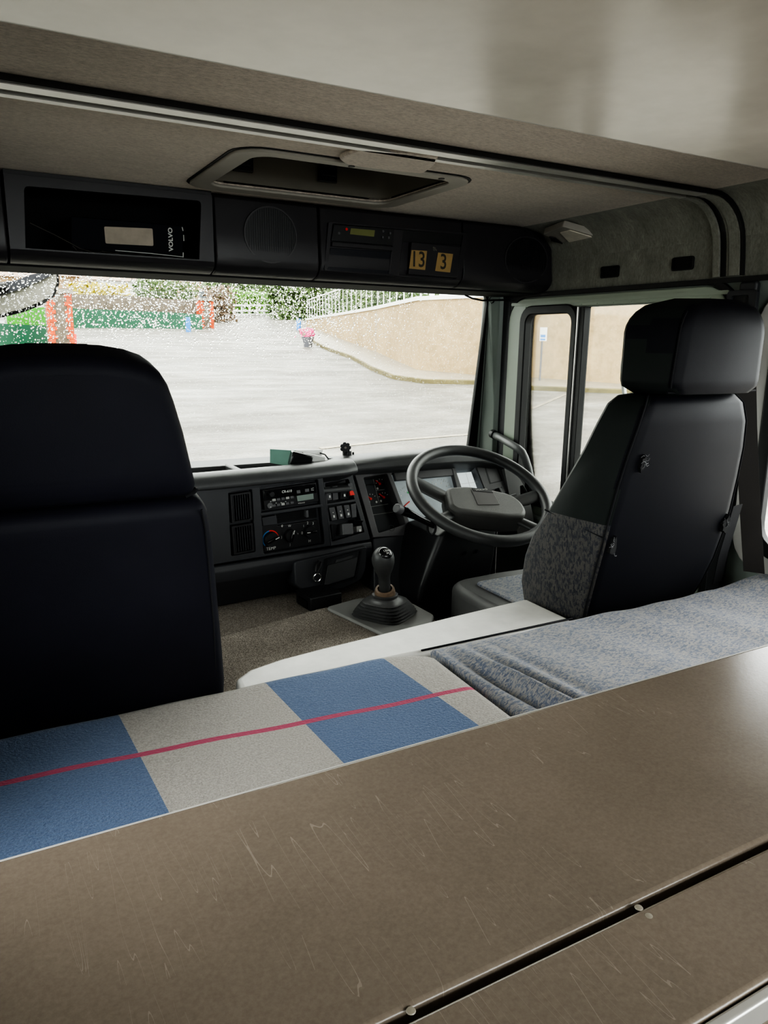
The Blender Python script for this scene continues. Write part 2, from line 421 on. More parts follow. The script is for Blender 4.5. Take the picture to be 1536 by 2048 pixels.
# side walls. frame: a = -Y, b = Z, w = -X (inwards)
RW = Fr((XR, 0, 0), (0, -1, 0), (0, 0, 1)); LW = Fr((XL, 0, 0), (0, 1, 0), (0, 0, 1))
DY0, DY1, DZ0, DZ1 = 1.50, 2.335, -.60, .132         # door window
def wall(fr, name, flip):
    s = -1 if fr is RW else 1
    def rr(y0, y1, z0, z1, r): return rrect(min(s*y0, s*y1), max(s*y0, s*y1), z0, z1, r)
    b = B()
    b.ext(fr, [(s*YB, ZF), (s*2.47, ZF), (s*2.47, .185), (s*YB, .185)][::s], -.03, 0, holes=[rr(DY0, DY1, DZ0, DZ1, .05)]+([rr(.10, 1.285, -.56, .115, .08)] if s < 0 else [rr(.55, .95, -.56, .115, .08)]))
    return b
o = struct(obj('wall_right', wall(RW, 'wall_right', 0), GREENG), 'grey green painted side of the cab around the right door', 'wall')
o = struct(obj('wall_left', wall(LW, 'wall_left', 0), GREENG), 'grey green painted left side of the cab', 'wall')
# upper side panels in suede
for fr, s, nm in ((RW, -1, 'wall_right'), (LW, 1, 'wall_left')):
    b = B(); b.ext(fr, [(s*YB, .185), (s*YF, .185), (s*YF, .30), (s*YB, .30)], -.02, .001)
    struct(obj(nm, b, SIDEF), 'grey suede covered panel above the %s door' % ('right' if s < 0 else 'left'), 'panel')
BWF = Fr((0, YB, 0), (-1, 0, 0), (0, 0, 1))
b = B(); b.ext(BWF, [(-XR-.03, ZF), (-XL+.03, ZF), (-XL+.03, .5), (-XR-.03, .5)], -.05, 0, holes=[rrect(-1.75, -.0, -.45, .355, .08)]); struct(obj('wall_back', b, LTRIM), 'light grey back wall of the cab with a wide opening added for light', 'wall')
b = B(); b.ext(BWF, rrect(-1.76, .01, -.46, .365, .08), -.03, -.025); struct(obj('window_4', b, GLASSC), 'unseen wide window added in the back wall to light the cab', 'window')  # unseen window added behind the camera to bring sky light in
# front bulkhead below the windscreen
b = B(); b.box(XL-.03, XR+.03, 2.62, 2.66, ZF, -.46); struct(obj('wall_front', b, BLACK))
# ---- recessed grips in the right upper panel
for i, (x0, y0, x1, y1) in enumerate(((1204, 534, 1239, 554), (1347, 516, 1388, 539))):
    q = RW.q([(x0, y0), (x1, y0), (x1, y1), (x0, y1)]); a0 = min(p[0] for p in q); a1 = max(p[0] for p in q); b0 = min(p[1] for p in q); b1 = max(p[1] for p in q)
    t = thing('recessed_grip', RW.at((a0+a1)/2, b0), 'dark plastic recess above the right door, ' + ('nearer the overhead speaker' if i == 0 else 'nearer the curtain rail'), 'recess', 'dark recesses above the right door')
    bb = B(); bb.ext(RW, rrect(a0, a1, b0, b1, .008), .0015, .006, holes=[rrect(a0+.004, a1-.004, b0+.004, b1-.004, .005)]); obj('rim', bb, BLACK, t)
    bb = B(); bb.ext(RW, rrect(a0+.004, a1-.004, b0+.004, b1-.004, .005), .0012, .002); obj('pocket', bb, VOID, t)

# ---- right door: frame, seals, windows
def door(fr, s, nm, side):
    def rr(y0, y1, z0, z1, r, n=6): return rrect(min(s*y0, s*y1), max(s*y0, s*y1), z0, z1, r, n)
    d = thing(nm, fr.at(s*1.9, -1.28), None, None); struct(d, 'pale green painted %s cab door with a two part window' % side, 'door')
    b = B(); b.ext(fr, rr(1.435, 2.425, -1.25, .172, .09), .001, .012, holes=[rr(DY0, DY1+.004, DZ0, DZ1+.003, .05)])
    f = obj('door_frame', b, GREENP, d, bevel=.003)
    b = B(); b.ext(fr, rr(1.44, 2.41, .147, .158, .004, 2), .012, .016)
    for k in range(12): b.cyl(fr, s*(1.5+.075*k), .140, .0022, .012, .0145, 8)
    obj('frame_lip', b, GREENP, d)
    b = B(); b.ext(fr, rr(1.425, 2.425, -1.26, .172, .095), .002, .018, holes=[rr(1.437, 2.413, -1.25, .161, .085)])
    return d
d1 = door(RW, -1, 'door_1', 'right'); d2 = door(LW, 1, 'door_2', 'left')
def inner_door(fr, s, d):
    def rr(y0, y1, z0, z1, r, n=6): return rrect(min(s*y0, s*y1), max(s*y0, s*y1), z0, z1, r, n)
    b = B(); b.ext(fr, rr(1.47, 2.40, -1.24, -.64, .04), .012, .045); obj('door_panel', b, GREENG, d, bevel=.01)
    # vent window with thick black rubber
    b = B(); b.ext(fr, rr(2.035, DY1+.012, DZ0-.01, DZ1+.012, .06), -.012, .022, holes=[rr(2.062, DY1-.022, DZ0+.02, DZ1-.020, .035)])
    v = obj('window_seal', b, RUBBER, d, bevel=.004)
    b = B(); b.fbox(fr, *sorted((s*2.030, s*2.036)), DZ0, DZ1, -.012, .020); obj('guide_rail', b, ALU, v)
    b = B(); b.fbox(fr, *sorted((s*2.005, s*2.030)), DZ0, DZ1, -.016, .015); obj('sliding_sash', b, RUBBER, d, bevel=.002)
    b = B(); b.ext(fr, rr(2.04, DY1, DZ0, DZ1, .05), -.010, -.007); obj('window_pane', b, GLASS, d)
    b = B(); b.ext(fr, rr(DY0-.01, 2.03, DZ0, DZ1, .02), -.010, -.007); obj('window_pane', b, GLASS, d)
inner_door(RW, -1, d1); inner_door(LW, 1, d2)
# outer dark seal band round the door + A pillar
def rrW(s, y0, y1, z0, z1, r, n=6): return rrect(min(s*y0, s*y1), max(s*y0, s*y1), z0, z1, r, n)
b = B(); b.ext(RW, rrW(-1, 1.40, 2.475, -1.28, .190, .11), .001, .010, holes=[rrW(-1, 1.43, 2.425, -1.26, .176, .095)])
struct(obj('trim_1', b, RUBBER, bevel=.003), 'black rubber door seal around the right door opening', 'seal')
b = B(); b.ext(LW, rrW(1, 1.40, 2.475, -1.28, .190, .11), .001, .010, holes=[rrW(1, 1.43, 2.425, -1.26, .176, .095)])
struct(obj('trim_2', b, RUBBER, bevel=.003), 'black rubber door seal around the left door opening', 'seal')
# A pillars
WB, WT = Vector((0, 2.60, -.46)), Vector((0, 2.50, .195))
for sx, n in ((1, 3), (-1, 4)):
    X0 = XR if sx > 0 else XL
    b = B()
    sec = lambda y, z, xi: [(X0, 2.47, z), (X0-sx*.004, 2.462, z), (X0-sx*.030, 2.47, z), (X0-sx*xi, y-.02, z), (X0-sx*xi, y+.03, z), (X0+sx*.03, y+.05, z), (X0+sx*.03, 2.47, z)]
    b.loft([sec(2.60, -.55, .020), sec(2.57, -.25, .035), sec(2.50, .20, .066)])
    struct(obj('trim_%d' % n, b, GREENG, bevel=.004), 'grey green painted windscreen pillar beside the %s door' % ('right' if sx > 0 else 'left'), 'pillar')
    b = B(); b.box(*sorted((X0-sx*.012, X0+sx*.02)), 2.418, 2.47, -1.25, .19)
    struct(obj('trim_%d' % (n+2), b, DASH, bevel=.006, seg=3), 'dark strip between %s pillar and door' % ('right' if sx > 0 else 'left'), 'trim')
# windscreen
WS = Fr((.81, 2.60, -.46), (1, 0, 0), (0, -.10, .655))
b = B(); b.ext(WS, rrect(-1.03, 1.03, -.02, .68, .05), -.004, 0)
struct(obj('window_1', b, GLASS), 'wide windscreen covered in raindrops', 'windscreen')
b = B(); b.ext(WS, rrect(-1.09, 1.09, -.06, .72, .06), -.012, .008, holes=[rrect(-1.018, 1.022, -.01, .672, .05)])
struct(obj('trim_7', b, RUBBER, bevel=.003), 'black rubber seal around the windscreen', 'seal')
# rear side windows; the unseen left one is added to let in light
for fr, s, n, ye in ((RW, -1, 2, 0), (LW, 1, 3, .335)):
    w = B(); w.ext(fr, rrW(s, .10+ye*1.343, 1.285-ye, -.56, .115, .08), -.010, -.006)
    o = struct(obj('window_%d' % n, w, GLASSC), 'rear side window of the cab behind the door on the %s' % ('right' if s < 0 else 'left'), 'window')
    w = B(); w.ext(fr, rrW(s, .09+ye*1.343, 1.295-ye, -.57, .125, .09), -.012, .014, holes=[rrW(s, .125+ye*1.343, 1.26-ye, -.535, .09, .06)]); obj('window_seal', w, RUBBER, o, bevel=.004)
    w = B(); w.ext(fr, rrW(s, .04+ye*1.343, 1.345-ye, -.62, .165, .11), .001, .010, holes=[rrW(s, .092+ye*1.343, 1.293-ye, -.568, .123, .088)]); obj('window_surround', w, LTRIM, o, bevel=.004)
# B pillar cover
b = B(); b.ext(RW, rrW(-1, 1.352, 1.405, -.75, .178, .01), .001, .022); struct(obj('trim_8', b, DASH, bevel=.006), 'dark plastic cover on the pillar behind the right door', 'pillar cover')
# black line above door
b = B(); b.ext(RW, rrW(-1, YB, 2.5, .178, .192, .003, 2), .002, .014); struct(obj('trim_9', b, RUBBER), 'black piping above the right door', 'trim')
b = B(); b.ext(LW, rrW(1, YB, 2.5, .178, .192, .003, 2), .002, .014); struct(obj('trim_10', b, RUBBER), 'black piping above the left door', 'trim')

# ================================================================ RAINDROPS
b = B(); bm = b.bm
def drop(a, c, r, el):
    n = 7; rings = []
    asp = 1+random.random()*.35*el; sk = random.uniform(-.2, .2)
    prof = ((1, 0), (.8, .32), (.42, .52))
    R = []
    for rr, hh in prof:
        R.append([bm.verts.new(WS.at(a+r*rr*math.cos(2*PI*k/n)*(1+sk*math.sin(2*PI*k/n)), c+r*rr*asp*math.sin(2*PI*k/n), -.0045-r*hh)) for k in range(n)])
    top = bm.verts.new(WS.at(a, c, -.0045-r*.56))
    for A, Q in zip(R, R[1:]):
        for k in range(n): bm.faces.new((A[k], A[(k+1) % n], Q[(k+1) % n], Q[k]))
    for k in range(n): bm.faces.new((R[-1][k], R[-1][(k+1) % n], top))
    bm.faces.new(R[0][::-1])
for i in range(31000):
    a = random.uniform(-1.0, 1.0); c = random.uniform(0, .66)
    X = .81+a
    # big dense drops high on the left half, fine speckle below and to the right
    up = min(1, max(0, (c-.38)/.14)); left = min(1, max(.0, (1.55-X)/.5))
    big = up*left
    if random.random() < .13+.87*big:
        if random.random() < big*.9: r = random.choice((.0010, .0013, .0016, .0020, .0024, .0029))*random.uniform(.8, 1.2)
        else: r = random.uniform(.0008, .0016)
        drop(a, c, r, 1)
for i in range(9000):
    a = random.uniform(-.5, 1.0); c = random.uniform(0, .66); drop(a, c, random.uniform(.0005, .0011), .5)
o = obj('raindrops', b, WATER, sharp=80); tag(o, 'raindrops scattered over the outside of the windscreen', 'raindrops', kind='stuff')
b = B(); bm = b.bm
GX = Fr((XR+.0105, 0, 0), (0, -1, 0), (0, 0, 1))
for i in range(420):
    y = random.uniform(1.6, 2.3); z = random.gauss(-.15, .12); r = random.uniform(.0005, .0012)
    if -.55 < z < .1:
        n = 6; R0 = [bm.verts.new((XR+.0105, y+r*math.cos(2*PI*k/n), z+r*math.sin(2*PI*k/n))) for k in range(n)]; tp = bm.verts.new((XR+.0105+r*.6, y, z))
        for k in range(n): bm.faces.new((R0[k], R0[(k+1) % n], tp))
        bm.faces.new(R0[::-1])
tag(obj('raindrops', b, WATER, sharp=80), 'small raindrops on the right door window', 'raindrops', kind='stuff')

# ================================================================ OVERHEAD CONSOLE
con = thing('overhead_console', (.81, 2.2, .19), 'long dark plastic overhead console above the windscreen with speakers and compartments', 'console')
CY = 2.20
def cprof(x, inset=0):
    return [(x, 2.225, .409), (x, 2.203, .398), (x, 2.196, .30), (x, 2.190, .235), (x, 2.197, .212), (x, 2.215, .196), (x, 2.245, .1885), (x, 2.48, .188), (x, 2.48, .409)]
def seg(x0, x1, name, label=None):
    b = B(); b.loft([cprof(x0), cprof(x1)]); o = obj(name, b, CONS, con, bevel=.004)
    if label: o['label'] = label
    return o
g = .0025
# storage segment built as frame around a pocket
CF = Fr((0, 2.195, 0), (1, 0, 0), (0, 0, 1))   # w = (0,-1,0) towards viewer
xs = [-.268, -.235, .118, .648, .973, 1.500, 1.893]
q = CF.q([(48, 372), (402, 402), (398, 528), (52, 508)]); pk = roundpoly(q, .012)
b = B()
x0, x1 = xs[2]+g, xs[3]-g
b.ext(CF, [(x0, .219), (x1, .219), (x1, .398), (x0, .398)], -.022, .001, holes=[[(a, min(max(c, .2235), .388)) for a, c in pk]])
pr = [p for p in cprof(0)]
def low(x): return [(x, 2.200, .2195), (x, 2.190, .2190), (x, 2.197, .206), (x, 2.215, .196), (x, 2.245, .1885), (x, 2.48, .188), (x, 2.48, .212), (x, 2.22, .2195)]
b.loft([low(x0), low(x1)])
b.box(x0, x1, 2.203, 2.48, .398, .409)
obj('compartment_frame', b, CONS, con, bevel=.004)
b = B(); qa = [min(p[0] for p in q), max(p[0] for p in q)]
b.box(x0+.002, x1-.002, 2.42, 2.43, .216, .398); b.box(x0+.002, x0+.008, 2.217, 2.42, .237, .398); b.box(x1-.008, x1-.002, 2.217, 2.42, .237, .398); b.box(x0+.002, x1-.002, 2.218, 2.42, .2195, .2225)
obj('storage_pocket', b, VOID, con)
seg(xs[1]+g, xs[2]-g, 'console_panel')
seg(xs[3]+g, xs[4]-g, 'speaker_panel'); 
seg(xs[4]+g, xs[5]-g, 'instrument_panel')
# end segment with rounded upper corner
b = B(); R = []
for i in range(9):
    t = i/8; x = xs[5]+g+(xs[6]-xs[5]-g)*t
    drop_ = .0 if t < .62 else .06*(1-math.sqrt(max(0, 1-((t-.62)/.38)**2)))
    R.append([(px, py, pz-drop_*max(0, (pz-.21)/.2)) for px, py, pz in cprof(x)])
b.loft(R); obj('speaker_panel', b, CONS, con, bevel=.003, sharp=50)
b = B(); b.box(xs[0]+.005, xs[6]-.02, 2.262, 2.478, .1835, .188); obj('dark_underside_strip', b, VOID, con)  # black strip added so the lit console underside stays dark
def speaker(cx, cy, rx, ry, lab):
    a, c = CF.px(cx, cy); ra = abs(CF.px(cx+rx, cy)[0]-CF.px(cx-rx, cy)[0])/2; rc = abs(CF.px(cx, cy-ry)[1]-CF.px(cx, cy+ry)[1])/2
    b = B(); b.ext(CF, circ(a, c, ra, 40, rc), -.006, .004, holes=[circ(a, c, ra*.95, 40, rc*.95)]); o = obj('speaker_ring', b, simple('speaker_ring', (.045, .042, .046), .4), con)
    b = B(); b.ext(CF, circ(a, c, ra*.95, 40, rc*.95), -.006, .0015)
    n = 22
    for k in range(n):
        xx = -ra*.92+2*ra*.92*(k+.5)/n; hh = rc*.93*math.sqrt(max(0, 1-(xx/ra/.95)**2))
        b.fbox(CF, a+xx-.0012, a+xx+.0012, c-hh, c+hh, .0015, .003)
    o = obj('speaker_grille', b, BLACK, con)
speaker(541, 470, 53, 57, ''); speaker(1052, 520, 43, 47, '')
# tachograph + switch blank + date calendar in the instrument panel
ring = B(); oq = roundpoly(CF.q([(656, 444), (933, 466), (921, 562), (647, 541)]), .006); iq = roundpoly(CF.q([(664, 447), (925, 470), (911, 558), (653, 540)]), .005)
ring.ext(CF, oq, -.008, .0045, holes=[iq]); obj('panel_bezel', ring, CONS, con, bevel=.0015)
b = B(); b.ext(CF, CF.q([(786, 458), (806, 460), (796, 552), (776, 549)]), -.006, .006); obj('panel_divider', b, CONS, con, bevel=.002)
ta = thing('tachograph', CF.at(*CF.px(715, 545)), 'black slim tachograph unit with olive display in the overhead console', 'tachograph')
b = B(); b.ext(CF, CF.q([(666, 449), (787, 458), (785, 492), (661, 482)]), -.006, .006); obj('housing', b, BLACK, ta, bevel=.0015)
b = B(); b.ext(CF, CF.q([(662, 484), (785, 494), (783, 502), (661, 493)]), -.006, .010); obj('drawer_lip', b, CONS, ta, bevel=.0015)
b = B(); b.ext(CF, CF.q([(700, 457), (748, 461), (746, 474), (698, 469)]), .006, .0068); obj('display', b, LCD, ta)
b = B(); a, c = CF.px(691, 459); b.cyl(CF, a, c, .0042, .006, .0085, 12); obj('warning_light', b, REDP, ta)
for (x, y) in ((764, 463), (778, 467), (763, 475), (775, 476), (676, 467)):
    a, c = CF.px(x, y); bb = B(); bb.cyl(CF, a, c, .0038, .006, .009, 10); bb.cyl(CF, a, c, .0018, .009, .0093, 8); obj('button', bb, SWITCH, ta)
b = B(); b.ext(CF, CF.q([(660, 496), (783, 504), (779, 549), (655, 541)]), -.006, .0025); obj('blank_panel', b, simple('blue_black_panel', (.006, .007, .014), .35), con, bevel=.001)
b = B(); b.ext(CF, CF.q([(806, 460), (925, 470), (921, 490), (802, 483)]), -.006, .003); obj('blank_panel', b, BLACK, con)
dc = thing('date_calendar', CF.at(*CF.px(860, 556)), 'small black perpetual date box showing 13 and 3 in the overhead console', 'calendar')
b = B(); b.ext(CF, CF.q([(818, 485), (917, 494), (909, 556), (812, 549)]), -.006, .016); obj('housing', b, CONS, dc, bevel=.002)
for i, (qq, tx, tpx) in enumerate(((((823, 500), (854, 502), (850, 540), (818, 537)), '13', (836, 520)), (((876, 505), (906, 508), (900, 545), (870, 542)), '3', (887, 525)))):
    b = B(); b.ext(CF, CF.q(qq, .016), .016, .0168); cdp = obj('date_card', b, AMBER, dc)
    a, c = CF.px(*tpx, .017); b = B(); b.text(CF, a, c, .068, tx, c=.0170, sx=.85); obj('numeral', b, INK, cdp)
a, c = CF.px(868, 498, .016); b = B(); kf = CF.sub(a, c, 0, -.5); b.fbox(kf, -.009, .009, -.0025, .0025, .016, .021); b.cyl(CF, a, c, .006, .016, .019, 14); obj('lock_latch', b, CHROME, dc)
# boxed manual in the storage pocket
MF = Fr((0, 2.235, 0), (1, 0, 0), (0, 0, 1))
bk = thing('boxed_manual', MF.at(*MF.px(255, 515)), 'dark blue manual box with a faded label lying in the overhead compartment', 'box')
mq = MF.q([(142, 432), (368, 452), (366, 515), (142, 497)])
b = B(); b.ext(MF, mq, -.15, 0); obj('case', b, simple('manual_blue_black', (.004, .005, .010), .6, spec=.15), bk, bevel=.002)
b = B(); b.ext(MF, roundpoly(MF.q([(208, 453), (305, 457), (307, 492), (211, 487)]), .004), 0, .0008); obj('paper_label', b, PAPER, bk)
a, c = MF.px(341.5, 479); b = B(); b.text(MF, a, c, .0165, 'VOLVO', rot=PI/2+.0, c=.0006, sx=1.15, bold=.035); obj('lettering', b, WHITEP, bk)
b = B(); b.tube([MF.at(*MF.px(230, 501), .002), MF.at(*MF.px(300, 507), .002), MF.at(*MF.px(366, 514), .002)], .0012, 6)
b.tube([MF.at(*MF.px(366, 505), .002), MF.at(*MF.px(366, 515), .002)], .0016, 6); b.tube([MF.at(*MF.px(364, 454), .001), MF.at(*MF.px(366, 462), .001)], .0014, 6)
b.tube([MF.at(*MF.px(367, 470), .001), MF.at(*MF.px(367.5, 482), .001)], .0014, 6)
obj('worn_edge', b, CARTW, bk)
b = B(); WC = Fr((0, 2.222, 0), (1, 0, 0), (0, 0, 1))
b.tube([WC.at(*WC.px(x, y)) for x, y in ((60, 446), (85, 458), (110, 470), (140, 486), (160, 497), (200, 509), (230, 517), (262, 520), (300, 516), (335, 517))], .0011, 6)
b.tube([WC.at(*WC.px(x, y), .004) for x, y in ((145, 492), (155, 503), (175, 511), (190, 508), (205, 503), (240, 509), (290, 521), (320, 517))], .0009, 6)
tag(obj('loose_wires', b, simple('wire_grey', (.09, .085, .075), .4)), 'thin loose wires trailing across the front of the overhead compartment', 'wire')
# cable hanging right of the console
b = B(); b.tube([P(x, y, Y=2.44) for x, y in ((930, 590), (945, 597), (965, 601), (1000, 600), (1040, 599), (1075, 600), (1120, 594), (1200, 589))], .0035, 8)
b.tube([P(x, y, Y=2.43) for x, y in ((984, 590), (978, 600), (983, 607), (990, 600), (986, 606))], .0016, 6)
tag(obj('black_cable', b, RUBBER), 'black cable running along the top of the right windscreen pillar', 'cable')
b = B(); b.tube([P(x, y, Y=2.50) for x, y in ((978, 590), (975, 650), (969, 740), (961, 850), (957, 915))], .0022, 6)
tag(obj('aerial_wire', b, RUBBER), 'thin black wire running down the edge of the windscreen', 'wire')

# ================================================================ ROOF HATCH, LAMP, RAIL, UPPER PANEL
ht = thing('roof_hatch', ((hx0+hx1)/2, (hy0+hy1)/2, ZR), 'rounded rectangular roof hatch frame with a dark recess in the headliner', 'hatch')
CE = Fr((0, 0, ZR), (1, 0, 0), (0, -1, 0))     # w = -Z (down)
b = B(); oq = [(x, -y) for x, y in rrect(hx0-.045, hx1+.04, hy0-.035, hy1+.05, .07)]; iq = [(x, -y) for x, y in rrect(hx0+.005, hx1-.005, hy0+.005, hy1-.005, .045)]
b.ext(CE, oq, .0, .008, holes=[iq]); obj('hatch_frame', b, HATCH, ht, bevel=.003, seg=3)
b = B(); b.ext(CE, [(x, -y) for x, y in rrect(hx0-.052, hx1+.047, hy0-.042, hy1+.057, .075)], .0, .002, holes=[[(x, -y) for x, y in rrect(hx0-.043, hx1+.038, hy0-.033, hy1+.048, .07)]]); obj('frame_gasket', b, RUBBER, ht)
b = B(); ip = [(x, -y) for x, y in rrect(hx0+.0, hx1-.0, hy0+.0, hy1-.0, .05)]
R = [[CE.at(a, c, -.005) for a, c in ip], [CE.at(a, c, -.125) for a, c in ip]]
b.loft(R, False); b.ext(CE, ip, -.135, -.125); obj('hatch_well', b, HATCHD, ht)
for (x, y) in ((.70, hy1-.01), (.95, hy1-.01)):
    b = B(); b.box(x-.028, x+.028, y-.012, y+.0, ZR+.035, ZR+.085); b.box(x-.02, x+.02, y-.02, y-.012, ZR+.05, ZR+.065); obj('hatch_clip', b, BLACK, ht, bevel=.002)
for (x, y) in ((.83, hy0-.014), (1.08, hy0-.014)):
    b = B(); b.cyl(CE, x, -y, .008, .008, .0095, 14); obj('frame_screw', b, BLACK, ht)
b = B(); hp = CE.q([(676, 306), (720, 287), (880, 303), (868, 322), (846, 338), (730, 325), (690, 318)])
b.ext(CE, roundpoly(hp, .02), .001, .012); tag(obj('headliner_bulge', b, HEADL, bevel=.007, seg=4), 'padded felt bulge in the headliner over the rear edge of the roof hatch', 'cover')
# lamp
LF = Fr(P(1145, 473, Y=2.06), (.965, 0, -.26), (0, 1, -.03)); 
if LF.w.z > 0: LF = Fr(LF.o, -LF.u, LF.v)
lm = thing('cab_lamp', LF.at(0, 0), 'small rectangular interior lamp in the headliner above the right speaker', 'lamp')
b = B(); oq = LF.q([(1086, 468), (1126, 452), (1200, 474), (1143, 492)]); b.ext(LF, roundpoly(oq, .008), -.02, .002); obj('lamp_base', b, HATCH, lm, bevel=.002)
b = B(); b.ext(LF, roundpoly(LF.q([(1120, 463), (1140, 458), (1192, 474), (1143, 487)]), .006), .002, .005); obj('lamp_diffuser', b, LENS, lm, bevel=.002)
b = B(); b.ext(LF, LF.q([(1099, 470), (1112, 473), (1126, 484), (1104, 478)]), .004, .008); obj('lamp_switch', b, BLACK, lm, bevel=.001)
# curtain rail
rl = thing('curtain_rail', (.81, 1.48, ZR), 'aluminium curtain rail running across the headliner and down the right side', 'rail')
def railpath(y, dz):
    pts = []
    for i in range(21):
        x = XL+.13+(XR-.14-XL-.13)*i/20; pts.append((x, y, ZR-dz))
    for i in range(1, 9):
        t = PI/2*i/8; rr = .12-dz; pts.append((XR-.12+rr*math.sin(t), y-.02*i/8, ZR-.12+rr*math.cos(t)))
    pts += [(XR-dz, y-.025, .25), (XR-dz, y-.03, .196)]
    return pts
def band(y0, y1, d0, d1, name, mat):
    L4 = [railpath(y, d) for y, d in ((y0, d0), (y1, d0), (y1, d1), (y0, d1))]
    b = B(); b.loft([list(t) for t in zip(*L4)][:21]); obj(name, b, mat, rl)
    b = B(); b.loft([list(t) for t in zip(*L4)][20:]); return obj(name, b, SIDEF if mat is ALU else mat, rl)  # bend recoloured darker than the rail to tone down its light
band(1.436, 1.444, .001, .012, 'rear_gasket', RUBBER)
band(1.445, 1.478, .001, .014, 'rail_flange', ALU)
band(1.478, 1.482, .001, .007, 'rail_groove', RUBBER)
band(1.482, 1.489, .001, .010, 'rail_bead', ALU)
band(1.489, 1.512, .001, .005, 'rail_channel', BLACK)
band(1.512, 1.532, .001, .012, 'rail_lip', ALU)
# upper panel (folded bunk underside)
b = B(); b.box(XL+.13, XR-.13, YB+.01, 1.075, .36, .40)
ub = thing('upper_bunk', (.81, .2, .36), 'glossy beige laminate underside of the folded upper bunk at the top of the picture', 'bunk')
obj('bunk_panel', b, LAMC, ub, bevel=.006, seg=3)
b = B(); b.box(XL+.13, XR-.13, 1.0755, 1.079, .362, .398); obj('edge_strip', b, LTRIM, ub)

# ================================================================ LOWER BUNK / CABINET
cab = thing('cabinet', (.8, .1, ZF), 'large brown laminate topped cabinet filling the foreground', 'cabinet')
b = B(); b.box(XL+.01, XR-.03, .330, .600, -.425, -.407); obj('lid', b, LAM, cab, bevel=.004, seg=3)['label'] = 'wide brown laminate lid with fine scratches'
b = B(); b.box(XL+.01, XR-.03, .600, .6035, -.424, -.409); obj('edge_strip', b, LTRIM, cab, bevel=.001)
b = B(); b.box(XL+.01, XR-.03, .2375, .3225, -.425, -.407); obj('lid', b, LAM, cab, bevel=.004, seg=3)
b = B(); b.box(XL+.01, XR-.03, .315, .335, -.44, -.4265); obj('gap_gasket', b, VOID, cab)
b = B(); b.box(XL+.01, XR-.03, .229, .2365, -.43, -.409); obj('edge_trim', b, ALU, cab, bevel=.002)
b = B(); b.box(XL+.01, XR-.03, .06, .229, -.47, -.45); obj('lower_shelf', b, LAM, cab, bevel=.003)
b = B(); b.box(XL+.01, XR-.03, .045, .598, ZF+.002, -.4705); b.box(XL+.01, XR-.03, .24, .598, -.4704, -.4405); obj('carcass', b, LAM, cab)
for (x, y) in ((822, 2018), (1278, 1812), (1298, 1829)):
    p = P(x, y, Z=-.406); b = B(); b.lathe(Fr((p.x, p.y, -.4075), (1, 0, 0), (0, 1, 0)), [(.0032, 0), (.0028, .0006), (.001, .0009)], 12); obj('paint_chip', b, simple('chip_grey', (.3, .27, .22), .4), cab)

bk2 = thing('lower_bunk', (.8, .95, ZF), 'lower bunk base with a light grey vinyl front ledge behind the seats', 'bunk')
b = B(); b.box(XL+.02, XR-.04, .606, 1.20, ZF+.002, -.70); obj('bunk_base', b, OLIVE, bk2, bevel=.004)
led = [(.385, 1.241), (1.198, 1.241), (1.198, 1.412), (.95, 1.392), (.75, 1.372), (.60, 1.358), (.50, 1.345), (.43, 1.325), (.392, 1.295)]
b = B(); b.ext(WF, led, -.70, -.632); obj('ledge', b, GREYV, bk2, bevel=.012, seg=4)['label'] = 'light grey vinyl covered ledge'
b = B(); b.ext(WF, [(.43, 1.25), (1.16, 1.25), (1.16, 1.385), (.95, 1.37), (.6, 1.335), (.45, 1.30)], ZF+.002, -.7005); obj('ledge_support', b, DASH, bk2)
b = B(); b.box(.78, 1.2, 1.2415, 1.247, -.6325, -.6285); obj('ledge_piping', b, NAVY, bk2, bevel=.002)
# check cushion
def cf(x, y, u, v):
    e = min(u, 1-u)*1.05; f = (1-v)*.31; z = -.615
    ex = max(0, .022-e) ; ey = max(0, .020-f)
    z -= .022-math.sqrt(max(0, .022**2-ex**2)) if ex else 0
    z -= .020-math.sqrt(max(0, .020**2-ey**2)) if ey else 0
    fb = v*.31; eb = max(0, .018-fb); z -= .018-math.sqrt(max(0, .018**2-eb**2)) if eb else 0
    return z + .0015*math.sin(9*x)*math.sin(7*y+1) + .0008*math.sin(31*x+5*y)
def cshape(x, y, u, v):
    # rounded front right corner, slightly slanted ends
    if u > .86:
        k = (u-.86)/.14; y -= (v**3)*(1-math.sqrt(max(0, 1-k*k)))*.075
    x -= (1-v)*.018*u
    return x, y
b = B(); b.height(-.26, .780, .880, 1.234, cf, 90, 34, -.698, cshape)
# (its front and side edges are rounded down)
o = obj('seat_cushion', b, CHECK, sharp=60, origin=(.30, 1.075, -.698)); tag(o, 'blue and grey checked bench cushion with a thin red stripe across it', 'cushion')
# mottled mattress with folds at its left end
def mf(x, y, u, v):
    z = -.618
    ex = max(0, .02-(x-.775)); z -= .06*(ex/.02)**2*.25
    d = x-.785-(1.232-y)*.09
    w = max(0, 1-max(0, (y-1.02))/.21)
    z += w*(.017*math.exp(-((d-.055)/.014)**2) - .017*math.exp(-((d-.022)/.014)**2) + .005*math.exp(-((d-.105)/.016)**2) - .007*math.exp(-((d-.079)/.009)**2) - .004*math.exp(-((d-.125)/.014)**2))
    z += .0025*math.sin(14*x+3*y)*math.sin(11*y) + .0015*math.sin(37*x+9*y)
    ey = max(0, .012-(1-v)*.31); z -= .012-math.sqrt(max(0, .012**2-ey**2))
    z += .020*min(1, max(0, (x-1.66)/.18))
    return z
b = B(); b.height(.790, XR-.04, .615, 1.223, mf, 170, 60, -.698, lambda x, y, u, v: (x-(1-v)*.022*(1-u)**8, y))
o = obj('mattress', b, MATTR, sharp=70); tag(o, 'mottled blue grey fabric mattress with folds at its left end', 'mattress')

